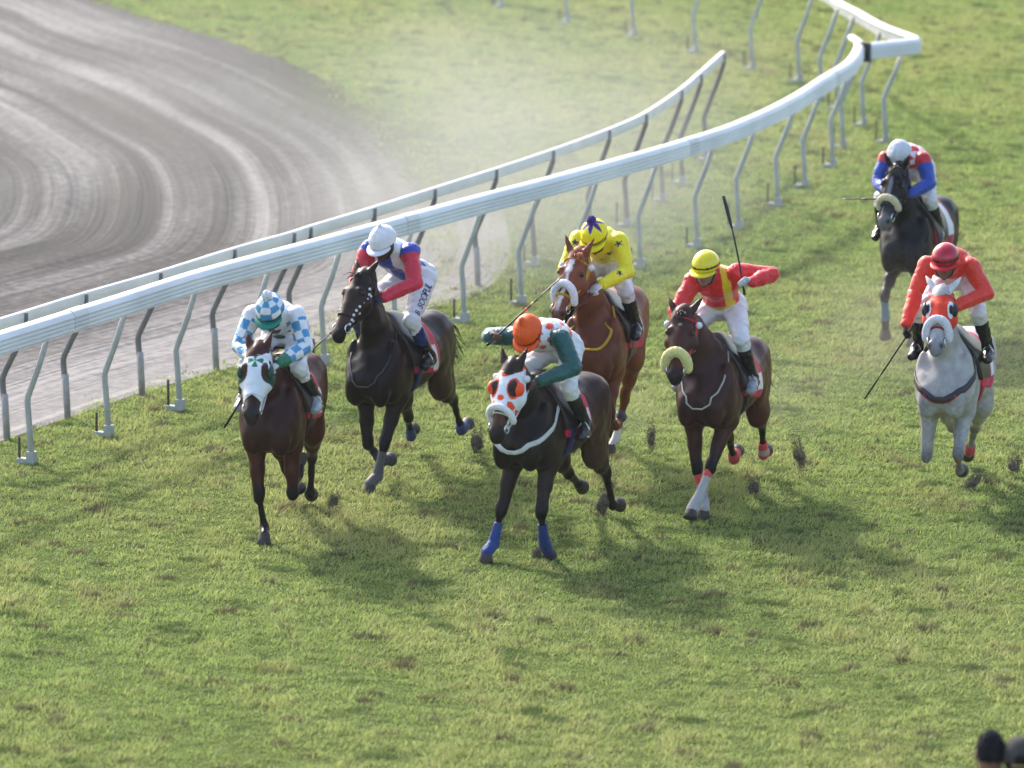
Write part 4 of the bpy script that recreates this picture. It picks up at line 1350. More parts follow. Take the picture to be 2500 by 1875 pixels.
    m.tube([tuple(p) for p in shift(np.array(pts))], .008, n=6, flat=.5, col=cfg.get('chin', (.02, .02, .02)))
    m.build('chin_strap', M_STRAP, root, usecol=True)
    # reins: from the bit to the hands, part of the horse's tack
    for nm, sd in (('L', 1), ('R', -1)):
        rh = hands[nm][0] if cfg.get('rein' + nm, True) else None
        if rh is None:
            continue
        a = h.hpt(.50, sd * 1.6, .02)
        pts = strand_between(a, rh, cfg.get('sag', .03))
        m = MB(); m.tube(pts, .008, n=6, flat=.5, col=cfg.get('reincol', (.05, .045, .04))); m.build('rein', M_STRAP, h.root, usecol=True)
    # whip
    wp = cfg.get('whip')
    if wp:
        hand = hands[wp['hand']]
        gp = hand[0]
        tipdir = unit(wp['dir']); L = wp.get('len', .68)
        bend = np.array(wp.get('bend', (0, 0, 0)))
        wr = empty('riding_whip', h.to_world(gp), h.rz)
        tag(wr, wp['label'], 'whip', 'riding whips held by the jockeys')
        m = MB(); nn_ = 12
        P_ = [tipdir * (L * (j / nn_)) + bend * ((j / nn_) ** 2) for j in range(nn_ + 1)]
        P_ = [p - tipdir * .10 * (1 - j / nn_) for j, p in enumerate(P_)]
        m.tube([tuple(p) for p in P_[:9]], [.011, .010] + [.008] * 7, n=7, col=wp.get('col', (.015, .014, .014)))
        for (j0, c) in wp.get('bands', []):
            m.tube([tuple(P_[j0]), tuple(P_[j0] * .6 + P_[j0 + 1] * .4)], .0115, n=7, col=c)
        m.build('shaft', M_WHIP, wr, usecol=True)
        m = MB(); m.tube([tuple(p) for p in P_[8:]], [.010, .017, .019, .019, .017], n=7, flat=.35, col=wp.get('flap', (.02, .02, .02))); m.build('flap', M_WHIP, wr, usecol=True)
        m = MB(); m.ball(tuple(P_[0]), (.014, .014, .014), nu=8, nv=6); m.build('knob', M_LEATHER, wr)
    h.rider = dict(root=root, breech=breech, bprims=bp, O=O, knL=knL, hipL=hipL, knR=knR, hipR=hipR, hands=hands)
    return h
# ------------------------------------------------------------------ the runners
BLACK = (.012, .012, .013); WHITE = (.78, .78, .80)
def pick(base, *rules):
    out = base.copy()
    for m, c in rules: out[m] = c
    return out
def fill(n, c): return np.tile(np.array(c, float), (n, 1))

# --- silks
BLUE_CK = srgb(72, 146, 192); GREEN = srgb(22, 112, 78); DKGREEN = srgb(18, 66, 50)
def silks_check(d):
    n = len(d['V']); C = fill(n, WHITE)
    a = d['arm'] != 0
    chk = ((np.floor(d['ta'] * 7.5 + .2) + np.floor((d['aang'] / (2 * np.pi) + .5) * 6 + .25)) % 2) == 0
    C[a & chk & (d['ta'] > .06)] = BLUE_CK
    C[a & (d['ta'] > .86) & (d['arm'] == 1)] = GREEN
    u = d['lat']; v = (d['ts'] - .58) * .62
    r = np.sqrt(u * u + v * v); th = np.arctan2(v, u)
    wedge = np.abs(((th + np.pi / 4) % (np.pi / 2)) - np.pi / 4) < .40
    C[(~a) & (d['up'] < .0) & (r < .155) & (r > .012) & wedge] = DKGREEN
    return C
RED2 = srgb(205, 38, 62); BLUE2 = srgb(52, 70, 165)
def silks_redblue(d):
    n = len(d['V']); C = fill(n, BLUE2); a = d['arm'] != 0
    C[(~a) & (np.abs(d['lat']) < .11) & (d['ts'] > .35)] = WHITE
    C[(~a) & (d['ts'] > .78)] = WHITE
    C[(~a) & (d['up'] < -.02) & (np.abs(d['lat']) < .10) & (d['lat'] < .03) & (d['ts'] > .2)] = BLUE2
    C[a] = RED2
    C[a & (d['ta'] < .05)] = BLUE2
    return C
ORANGE = srgb(240, 92, 30); TEAL = srgb(22, 84, 80)
def silks_spots(d):
    n = len(d['V']); C = fill(n, (.80, .80, .82)); a = d['arm'] != 0
    ang = np.arctan2(d['lat'], d['up']) * .145; s = d['ts'] * .60
    k = .125
    row = np.floor(s / k); uu = (ang / k + .5 * (row % 2)); cu = np.abs(uu - np.round(uu)) * k; cv = (s / k - row - .5) * k
    C[(~a) & (cu * cu + cv * cv < .036 ** 2)] = srgb(238, 72, 46)
    C[a] = TEAL
    return C
YEL = srgb(236, 226, 20)
def star(u, v, r):
    rr = np.sqrt(u * u + v * v); th = np.arctan2(v, u)
    k = np.abs(((th / (2 * np.pi / 5)) % 1) - .5) * 2
    return rr < r * (.38 + .62 * k ** 1.6)
def silks_stars(d):
    n = len(d['V']); C = fill(n, YEL); a = d['arm'] != 0
    ang = np.where(a, d['aang'] * .055, np.arctan2(d['lat'], d['up']) * .15); s = np.where(a, d['ta'] * .60 + .05, d['ts'] * .60)
    k = .19
    row = np.floor(s / k); uu = ang / k + .5 * (row % 2); cu = (uu - np.round(uu)) * k; cv = (s / k - row - .5) * k
    C[star(cu, cv, .031)] = (.02, .02, .05)
    return C
RED5 = srgb(222, 38, 42); SASH = srgb(228, 190, 30)
def silks_sash(d):
    n = len(d['V']); C = fill(n, RED5); a = d['arm'] != 0
    u, t = d['lat'], d['ts']
    front = d['up'] < .02
    C[(~a) & (np.abs(u - (.085 + .05 * (t - .6))) < .036) & (t > .30)] = SASH
    C[(~a) & front & (np.abs(t - .27 - .25 * u) < .065) & (u < .12)] = SASH
    return C
RED6 = srgb(226, 52, 30)
def silks_red(d): return fill(len(d['V']), RED6)
BLUE7 = srgb(22, 70, 168); RED7 = srgb(200, 36, 50)
def silks_diamond(d):
    n = len(d['V']); C = fill(n, RED7); a = d['arm'] != 0
    ang = np.arctan2(d['lat'], d['up']) * .15; s = d['ts'] * .60
    p = np.floor((ang + s) / .12); q = np.floor((ang - s) / .12)
    C[(~a) & ((p + q) % 2 == 0)] = (.75, .72, .74)
    C[a] = BLUE7; C[a & (d['ta'] < .10)] = RED7; C[(~a) & (np.abs(d['lat']) > .155) & (d['ts'] > .6)] = BLUE7
    return C
# --- helmets: f forward, l left, u up from the helmet centre
def cap_plain(col, band=None, bz=(.008, .026)):
    def p(f, l, u):
        C = fill(len(f), col)
        if band is not None:
            z = u + .10 * f; C[(z > bz[0]) & (z < bz[1])] = band
        C[(np.abs(l) < .0035) & (u > .03)] *= .8
        return C
    return p
def cap_check(f, l, u):
    C = fill(len(f), WHITE); th = np.arctan2(l, f); el = np.arctan2(u, np.sqrt(f * f + l * l))
    chk = ((np.floor(th / (np.pi / 4) + .5) + np.floor(el / .42 + .1)) % 2) == 0
    C[chk & (u > .0)] = BLUE_CK
    z = u + .10 * f; C[(z < .012)] = srgb(40, 80, 120)
    return C
def cap_star(f, l, u):
    C = fill(len(f), YEL); z = u + .12 * f; C[(z > .0) & (z < .014)] = (.03, .03, .02)
    r = np.sqrt(f * f + l * l); th = np.arctan2(l, f)
    k = np.abs(((th / (2 * np.pi / 6)) % 1) - .5) * 2
    C[(u > .03) & (r < .035 + .075 * k)] = srgb(72, 40, 140)
    return C
# --- hoods: s along the face, l across, n out of the forehead
def hood_green(s, l, n):
    C = fill(len(s), (.74, .76, .82))
    a = np.sqrt(((s - .19) / .075) ** 2 + ((np.abs(l) - .085) / .030) ** 2)
    C[a < 1] = (.055, .022, .014)
    C[(np.abs(l) > .088) & (np.abs(s - .17) < .10) & (n < .05)] = DKGREEN
    u, v = l, s - .105
    r = np.sqrt(u * u + v * v); th = np.arctan2(v, u)
    wedge = np.abs(((th + np.pi / 4) % (np.pi / 2)) - np.pi / 4) < .42
    C[(n > .02) & (r < .066) & wedge] = srgb(40, 120, 85)
    return C
def hood_spots(s, l, n):
    C = fill(len(s), (.76, .78, .84)); O_ = srgb(240, 80, 35)
    for (s0, l0, rs, rl) in [(.075, 0, .024, .040), (.275, 0, .024, .030), (.315, .075, .026, .022), (.315, -.075, .026, .022)]:
        C[((s - s0) / rs) ** 2 + ((l - l0) / rl) ** 2 < 1] = O_
    a = np.sqrt(((s - .18) / .068) ** 2 + ((np.abs(l) - .082) / .036) ** 2)
    C[a < 1.28] = O_; C[a < 1] = (.03, .014, .010)
    e = np.sqrt(((s + .01) / .05) ** 2 + ((np.abs(l) - .062) / .030) ** 2); C[e < 1.2] = O_; C[e < .95] = (.02, .014, .012)
    return C
def hood_red(s, l, n):
    C = fill(len(s), srgb(222, 60, 32))
    a = np.sqrt(((s - .20) / .070) ** 2 + ((np.abs(l) - .094) / .024) ** 2); C[a < 1] = (.74, .74, .76)
    a = np.sqrt(((s - .20) / .030) ** 2 + ((np.abs(l) - .097) / .016) ** 2); C[a < 1] = (.02, .02, .025)
    return C

CLOTHRED = srgb(190, 24, 62)
BAY = dict(deep=.80, base=srgb(84, 42, 31), chest=srgb(62, 34, 28), dark=(.010, .008, .008), top=srgb(76, 44, 37), hair=(.012, .009, .008), muzzle=(.02, .017, .016))
def breast(col, w, low=(.50, 0, 1.02), off=.010, flat=.22, name='breastplate'):
    return dict(pts=[(-.06, .20, 1.44), (.10, .22, 1.34), (.32, .19, 1.16), low, (.32, -.19, 1.16), (.10, -.22, 1.34), (-.06, -.20, 1.44)], w=w, col=col, off=off, flat=flat, name=name)
def neckloop(col, w, low=.98, name='neck_strap'):
    return dict(pts=[(-.02, .10, 1.58), (.12, .17, 1.42), (.34, .16, 1.22), (.46, .0, low + .1), (.34, -.16, 1.22), (.12, -.17, 1.42), (-.02, -.10, 1.58)], w=w, col=col, off=w * .7, flat=.6, name=name)
#LEGS: fore a = forearm, cannon, pastern (deg from straight down, + forward); hind a = femur, gaskin, cannon, pastern
H = []
H.append(dict(id=1, seed=101, label='bay horse in a white hood with a green cross, nearest the rail', yaw=8, px=(645, 1331), anchor='RF', pitch=1,
    neck=(46, -4), head=(52, 0, 0), ear=16, coat=BAY, hoodless=False,
    legs=dict(RF=dict(a=(10, -8, 70), dy=.09, hoof=8), LF=dict(a=(4, -116, -150), dy=.02), LH=dict(a=(16, -52, -20, -76), dy=-.10), RH=dict(a=(16, -36, -40, -100), dy=.06)),
    saddlecloth=dict(col=CLOTHRED, patch=(-.55, -.38, 1.14, 1.34, (.74, .74, .76))), girth=(.03, .03, .03), bridle=dict(col=(.60, .60, .58), w=.009, cheek=(.6, .6, .58)),
    hood=dict(s1=.40, cut=-.55, paint=hood_green, cupcol=DKGREEN), mane_side=1, straps=[]))
H.append(dict(id=2, seed=102, label='dark brown horse with studded bridle and head turned to the rail', yaw=20, px=(903, 1205), anchor='LF', pitch=1,
    necklen=.75, neck=(66, -2), head=(48, -15, 8), ear=28,
    coat=dict(deep=.70, base=(.032, .019, .015), chest=(.017, .011, .009), dark=(.008, .007, .007), flank=(.060, .032, .021), muzzle=(.012, .010, .010), face=(.35, (.12, .06, .035)), hair=(.010, .008, .008)),
    legs=dict(LF=dict(a=(24, 4, 60), dy=-.15, hoof=4), RF=dict(a=(8, -50, -85), dy=.10), LH=dict(a=(2, -64, -34, -100), dy=.0), RH=dict(a=(16, -40, -50, -105), dy=-.20)),
    bandages=dict(LF=dict(t=(.22, 1), col=(.10, .10, .11), low=True), RF=dict(t=(.35, 1), col=(.035, .04, .07), low=True), LH=dict(t=(.80, 1), col=srgb(44, 62, 110), low=True), RH=dict(t=(.6, 1), col=srgb(44, 62, 110))),
    saddlecloth=dict(col=CLOTHRED, patch=(-.52, -.42, 1.12, 1.34, (.70, .70, .72))), girth=srgb(36, 56, 110), bridle=dict(col=(.02, .018, .018), beads=True, w=.011),
    straps=[neckloop((.05, .05, .05), .007, low=.92)]))
H.append(dict(id=3, seed=103, label='dark bay horse in a white hood with orange spots, in front of all', yaw=22, px=(1187, 1374), anchor='RF', pitch=3,
    neck=(45, 4), head=(58, -4, 0), ear=20,
    coat=dict(deep=.78, base=(.042, .023, .016), chest=(.017, .011, .009), dark=(.008, .007, .007), flank=(.085, .038, .022), muzzle=(.012, .010, .010), face=(.8, (.11, .045, .025)), hair=(.010, .008, .008)),
    legs=dict(RF=dict(a=(22, 12, 58), dy=-.12, hoof=4), LF=dict(a=(24, -16, -44), dy=.0), LH=dict(a=(6, -58, -32, -82), dy=-.03), RH=dict(a=(14, -54, -66, -70), dy=-.12)),
    bandages=dict(RF=dict(t=(.38, 1), col=srgb(38, 66, 128), low=True), LF=dict(t=(.38, 1), col=srgb(30, 50, 106), low=True)),
    saddlecloth=dict(col=srgb(205, 26, 70), x=(-.52, .02), patch=(-.49, -.40, 1.12, 1.34, (.72, .72, .74))), girth=srgb(40, 52, 110), bridle=dict(col=(.72, .72, .68), w=.009, rosette=True),
    hood=dict(s1=.345, paint=hood_spots, cupcol=srgb(244, 78, 30), cup=(.058, .034, .052)), noseband=dict(s=.36, r=.028, col=(.78, .78, .82), ang=1.8, tilt=.05, off=.035),
    straps=[breast((.55, .56, .53), .021)]))
H.append(dict(id=4, seed=104, label='chestnut horse with a white blaze and white sheepskin noseband', yaw=12, px=(1490, 1112), anchor='LH', pitch=0, necklen=.75,
    neck=(63, -14), head=(50, -18, -4), ear=34, earf=.6,
    coat=dict(deep=1.05, base=srgb(122, 66, 40), chest=srgb(98, 54, 36), dark=srgb(104, 56, 36), top=srgb(116, 66, 48), hair=srgb(170, 96, 60), muzzle=srgb(120, 84, 74), muzw=.5, legw=.3, marks=[(.05, .20, .026, (.70, .67, .66)), (.18, .56, .016, (.70, .67, .66))],
         socks=dict(LH=((.62, .60, .58), .11))),
    legs=dict(LF=dict(a=(38, -60, -110), dy=.03), RF=dict(a=(20, -40, -70)), LH=dict(a=(26, -30, 0, 50), dy=-.20, hoof=4), RH=dict(a=(22, -40, -30, -50))),
    saddlecloth=dict(col=CLOTHRED, patch=(-.55, -.36, 1.22, 1.42, (.70, .70, .70))), girth=(.10, .09, .085), bridle=dict(col=srgb(190, 150, 24), w=.016, rosette=True),
    noseband=dict(s=.31, r=.036, col=(.80, .80, .84), ang=1.7, tilt=.09, off=.026),
    straps=[neckloop(srgb(188, 152, 30), .014, low=1.0)], forelock=1.3, manelen=1.2, flx=.8))
H.append(dict(id=5, seed=105, label='bay horse with a red browband and cream sheepskin noseband', yaw=16, px=(1718, 1268), anchor='RF', pitch=4,
    neck=(58, -27), head=(52, 2, 0), ear=34,
    coat=dict(deep=.80, base=srgb(84, 48, 38), chest=srgb(66, 40, 34), dark=(.012, .010, .010), top=srgb(66, 42, 38), flank=srgb(86, 46, 36), muzzle=(.014, .012, .012), face=(.6, srgb(98, 56, 40)), hair=(.012, .010, .010), marks=[(.10, .135, .013, (.5, .47, .47))]),
    legs=dict(LF=dict(a=(32, 20, 36), dy=-.21), RF=dict(a=(8, -6, 60), dy=.13, hoof=4), LH=dict(a=(-2, -68, -32, -92), dy=-.08), RH=dict(a=(10, -50, -50, -105), dy=-.05)),
    bandages=dict(LF=dict(t=(.1, 1), col=(.42, .41, .42), low=True, bands=[(0, .32, srgb(214, 84, 80))]), RF=dict(t=(.15, 1), col=(.36, .35, .35), low=True, bands=[(0, .45, srgb(214, 84, 80))]),
                  LH=dict(t=(.62, 1), col=(.36, .33, .33), low=True, bands=[(.62, .8, srgb(205, 76, 74)), (.95, 1.1, srgb(205, 76, 74))]), RH=dict(t=(.75, 1), col=srgb(180, 70, 70), low=True)),
    saddlecloth=dict(col=CLOTHRED, patch=(-.55, -.36, 1.16, 1.30, (.74, .74, .74))), girth=(.014, .013, .013), bridle=dict(col=srgb(196, 40, 52), w=.013, cheek=srgb(196, 40, 52), rosette=True),
    noseband=dict(s=.38, r=.046, col=srgb(222, 214, 140), ang=1.75, tilt=.07, off=.028), straps=[neckloop((.40, .39, .33), .008, low=.90)]))
H.append(dict(id=6, seed=106, label='pale grey horse in a red hood with a white noseband', yaw=13, px=(2303, 1238), anchor=(.2, 0), z=.06, pitch=4,
    necklen=.72, neck=(63, 0), head=(40, 2, 0), ear=34,
    coat=dict(base=(.41, .395, .385), dark=(.09, .09, .095), dapple=(.27, .265, .265), hair=(.30, .30, .31), muzzle=(.16, .155, .17), muzw=.75, legw=.75, ear=(.66, .65, .64), face=(.25, (.5, .5, .52))),
    legs=dict(RF=dict(a=(12, -128, -160), dy=-.02), LF=dict(a=(36, -52, -80), dy=-.04), LH=dict(a=(14, -52, -44, -70), dy=-.20), RH=dict(a=(26, -50, -70, -110))),
    bandages=dict(LF=dict(t=(.05, .28), col=srgb(190, 50, 56)), LH=dict(t=(.75, 1), col=srgb(180, 60, 66))),
    saddlecloth=dict(col=srgb(200, 30, 80), x=(-.66, -.04), patch=(-.60, -.44, 1.2, 1.46, (.74, .72, .74))), girth=srgb(200, 40, 56), bridle=dict(col=srgb(150, 30, 40), w=.010),
    hood=dict(s1=.315, paint=hood_red, cupcol=(.015, .015, .02), cup=(.066, .030, .055)), noseband=dict(s=.34, r=.037, col=(.70, .70, .76), ang=1.75, tilt=.08, off=.03),
    straps=[breast((.03, .025, .03), .026, low=(.48, 0, 1.05)), breast(srgb(170, 30, 46), .010, low=(.50, 0, 1.00), name='breastplate_trim')]))
H.append(dict(id=7, seed=107, label='black horse with a cream noseband and grey blaze, last of the field', yaw=17, px=(2202, 860), anchor=(.3, 0), z=.05, pitch=3,
    necklen=.68,
    neck=(62, -6), head=(54, -10, 0), ear=40, earf=.8,
    coat=dict(deep=.8, base=(.009, .009, .010), dark=(.020, .019, .020), flank=(.022, .020, .021), hair=(.05, .042, .042), muzzle=(.20, .19, .20), muzw=.7, marks=[(.09, .40, .016, (.17, .17, .19))], dapple=(.024, .024, .026), face=(.2, (.10, .10, .11))),
    legs=dict(RF=dict(a=(52, -22, -10), dy=-.03), LF=dict(a=(44, -14, 10), dy=-.05), LH=dict(a=(14, -52, -42, -60), dy=-.06), RH=dict(a=(26, -52, -50, -80))),
    bandages=dict(RF=dict(t=(.12, .95), col=srgb(82, 122, 150)), LF=dict(t=(.12, .95), col=srgb(92, 140, 170))),
    saddlecloth=dict(col=srgb(170, 30, 50), x=(-.70, .04), patch=(-.66, -.34, 1.22, 1.52, (.70, .70, .70))), girth=srgb(30, 66, 120), bridle=dict(col=srgb(22, 30, 70), w=.016),
    noseband=dict(s=.34, r=.036, col=srgb(206, 196, 160), ang=1.6, tilt=.05, off=.03), straps=[], forelock=1.4, flx=.3))

J = {}
J[1] = dict(off=(0, 0, -.08), id=1, label='jockey in blue and white checks bent behind a white hooded horse', silks=silks_check, skin=(.16, .075, .05), face=(36, -6, 0), boot=BLACK, boottoe=(.35, .36, .38), glove=(.70, .70, .72),
    helmet=dict(paint=cap_check, cloth=True, pompom=(.80, .79, .82), peak=srgb(30, 130, 110)), goggle=srgb(20, 100, 84), pelvis=(-.42, 0, 1.84), waist=(-.30, 0, 1.98), chest=(-.10, 0, 2.07), neck=(.02, 0, 2.12), headc=(.15, 0, 2.15), shL=(-.03, .18, 2.09), shR=(-.03, -.18, 2.09), elL=(.08, .275, 1.85), elR=(.08, -.275, 1.85), wrL=(.33, .10, 1.76), wrR=(.33, -.10, 1.76), knL=(.08, .22, 1.68), knR=(.08, -.22, 1.68), anL=(-.26, .30, 1.38), anR=(-.26, -.30, 1.38),
    whip=dict(hand='R', dir=(-.2, -.5, -.8), len=.62, label='dark whip slanting down behind a white hooded horse'), reincol=(.5, .5, .48))
J[2] = dict(id=2, label='jockey in red sleeves, white cap and lettered breeches', silks=silks_redblue, skin=(.075, .04, .03), face=(24, -10, 0), boottop=(.62, srgb(30, 48, 112)), glove=(.03, .03, .06),
    helmet=dict(paint=cap_plain((.74, .74, .76)), cloth=True, bump=.012, peak=(.70, .70, .73)), off=(0, .02, .03), waist=(-.28, .01, 2.06), chest=(-.06, .03, 2.16), neck=(.06, .05, 2.22), headc=(.20, .06, 2.28), shL=(.0, .23, 2.19), shR=(.0, -.15, 2.19), pelvis=(-.50, .09, 1.90), elL=(.10, .31, 1.93), elR=(.12, -.22, 1.93), wrL=(.34, .12, 1.84), wrR=(.36, -.08, 1.84), knL=(.04, .25, 1.60), anL=(-.24, .31, 1.26),
    whip=dict(hand='R', dir=(.1, -.75, -.70), len=.66, label='dark whip reaching from a studded horse towards a rail post'))
J[3] = dict(off=(0, .06, -.08), id=3, label='jockey in white silks with orange spots, right arm raised', silks=silks_spots, skin=(.12, .06, .045), face=(48, -4, 0),
    helmet=dict(paint=cap_plain(ORANGE, band=(.02, .02, .02), bz=(-.02, .004)), cloth=True, bump=.034, bumpf=.0, peak=ORANGE), goggle=(.02, .015, .015), chin=ORANGE,
    elR=(.02, -.44, 2.04), wrR=(.25, -.35, 2.07), hdR=(.3, .7, .35), palR=(.4, .2, -.6), reinR=False,
    whip=dict(hand='R', dir=(-.25, .62, .62), len=.72, label='dark whip raised by the jockey with orange spots', bands=[(6, srgb(214, 60, 40)), (7, srgb(210, 180, 40))]), reincol=(.62, .61, .56))
J[4] = dict(pelvis=(-.42, 0, 1.84), waist=(-.30, 0, 1.98), chest=(-.10, 0, 2.07), neck=(.02, 0, 2.12), headc=(.15, 0, 2.15), shL=(-.03, .18, 2.09), shR=(-.03, -.18, 2.09), elL=(.08, .275, 1.85), elR=(.08, -.275, 1.85), wrL=(.33, .10, 1.76), wrR=(.33, -.10, 1.76), id=4, label='jockey in yellow silks with dark stars and purple pompom', silks=silks_stars, skin=(.20, .10, .07), face=(34, -6, 0), glove=(.66, .64, .66), breech=(.68, .66, .70), breechpaint=None,
    helmet=dict(paint=cap_star, cloth=True, pompom=srgb(60, 34, 120), peak=YEL))
J[4].pop('breechpaint')
J[5] = dict(knL=(.0, .25, 1.76), knR=(.0, -.25, 1.76), anL=(-.20, .30, 1.40), anR=(-.20, -.30, 1.40), id=5, label='jockey in red silks with a yellow sash and raised left arm', silks=silks_sash, skin=(.30, .16, .12), face=(10, -6, 0), glove=(.55, .55, .57),
    off=(0, 0, -.10), pelvis=(-.40, 0, 1.98), waist=(-.28, 0, 2.08), chest=(-.10, .02, 2.22), neck=(.0, 0, 2.30), headc=(.12, -.03, 2.36), shL=(-.06, .19, 2.31), shR=(-.02, -.18, 2.22), elR=(.14, -.28, 1.98), wrR=(.40, -.12, 1.80),
    elL=(-.12, .48, 2.30), wrL=(.08, .36, 2.26), hdL=(.5, -.6, .2), palL=(.5, .1, -.5), reinL=False,
    helmet=dict(paint=cap_plain(srgb(236, 214, 24), band=(.03, .03, .02)), peak=srgb(220, 200, 30)), boottoe=(.3, .3, .34),
    whip=dict(hand='L', dir=(-.3, -.22, .9), bend=(0, -.06, 0), len=.74, label='dark whip held upright by the jockey with the yellow sash'), reincol=(.6, .58, .5))
J[6] = dict(off=(0, 0, .15), id=6, label='jockey in plain orange red silks and glossy red helmet', silks=silks_red, skin=(.16, .08, .055), face=(12, -4, 0), glove=BLACK, breech=(.70, .68, .70),
    helmet=dict(paint=cap_plain(srgb(182, 20, 48), band=(.03, .01, .015)), peak=srgb(190, 24, 40)),
    elR=(.14, -.27, 1.84), wrR=(.34, -.31, 1.60), hdR=(.2, -.15, -1), palR=(0, 1, 0), reinR=False, elL=(.06, .32, 1.84), wrL=(.34, .10, 1.76),
    whip=dict(hand='R', dir=(-.12, -.40, -.62), len=.70, label='dark whip pointing at the turf beside a pale grey horse'), reincol=(.62, .60, .52))
J[7] = dict(id=7, label='jockey in blue sleeves and red and white diamonds, head down', silks=silks_diamond, skin=(.20, .10, .07), face=(58, -8, 0), breech=(.66, .66, .66),
    helmet=dict(paint=cap_plain((.60, .61, .66)), cloth=True), off=(0, -.05, -.03), elL=(.14, .27, 1.84), elR=(.14, -.25, 1.84),
    whip=dict(hand='R', dir=(-.1, -.85, -.05), len=.5, label='short dark whip sticking out beside a black horse'))

HO = {}
for c in H:
    if ONLY and c['id'] not in ONLY: continue
    HO[c['id']] = horse(c); jockey(HO[c['id']], J[c['id']])

def decal_text(prims, text, origin, udir, vdir, size, off, material, name, parent, conv):
    cu = bpy.data.curves.new(name, 'FONT'); cu.body = text; cu.size = size; cu.extrude = 0.0; cu.offset = size * .012
    to = bpy.data.objects.new(name, cu); COL.objects.link(to)
    bpy.context.view_layer.update()
    me = bpy.data.meshes.new_from_object(to.evaluated_get(bpy.context.evaluated_depsgraph_get()))
    V = np.array([v.co[:] for v in me.vertices]); F = [tuple(p.vertices) for p in me.polygons]
    bpy.data.objects.remove(to)
    P = np.array(origin) + V[:, :1] * unit(udir) + V[:, 1:2] * unit(vdir)
    P = snap(prims, P, off, it=8)
    return make_mesh(name, conv(P), F, material, parent, smooth=False)
if 2 in HO:
    r = HO[2].rider; kn, hp = r['knL'], r['hipL']
    ax_ = unit(hp - kn)
    outv = V3(.55, .80, .25); vd = unit(np.cross(outv, ax_))
    decal_text(r['bprims'], 'B. SOOPUL', kn + ax_ * .06 + unit(outv) * .09 - vd * .02, ax_, vd, .085, .014, mat('letter_blue', (.02, .03, .11), rough=.6, var=0), 'lettering', r['breech'], lambda P: P - r['O'])
if 1 in HO:
    h = HO[1]
    decal_text(h.torso_prims, '9', h.R1(-.42, .30, 1.15), h.R1(-.6, .3, 1.2) - h.R1(-.5, .3, 1.2), V3(0, 0, 1),   .18, .026, mat('number_black', (.015, .015, .02), rough=.6, var=0), 'number', h.root, lambda P: P)

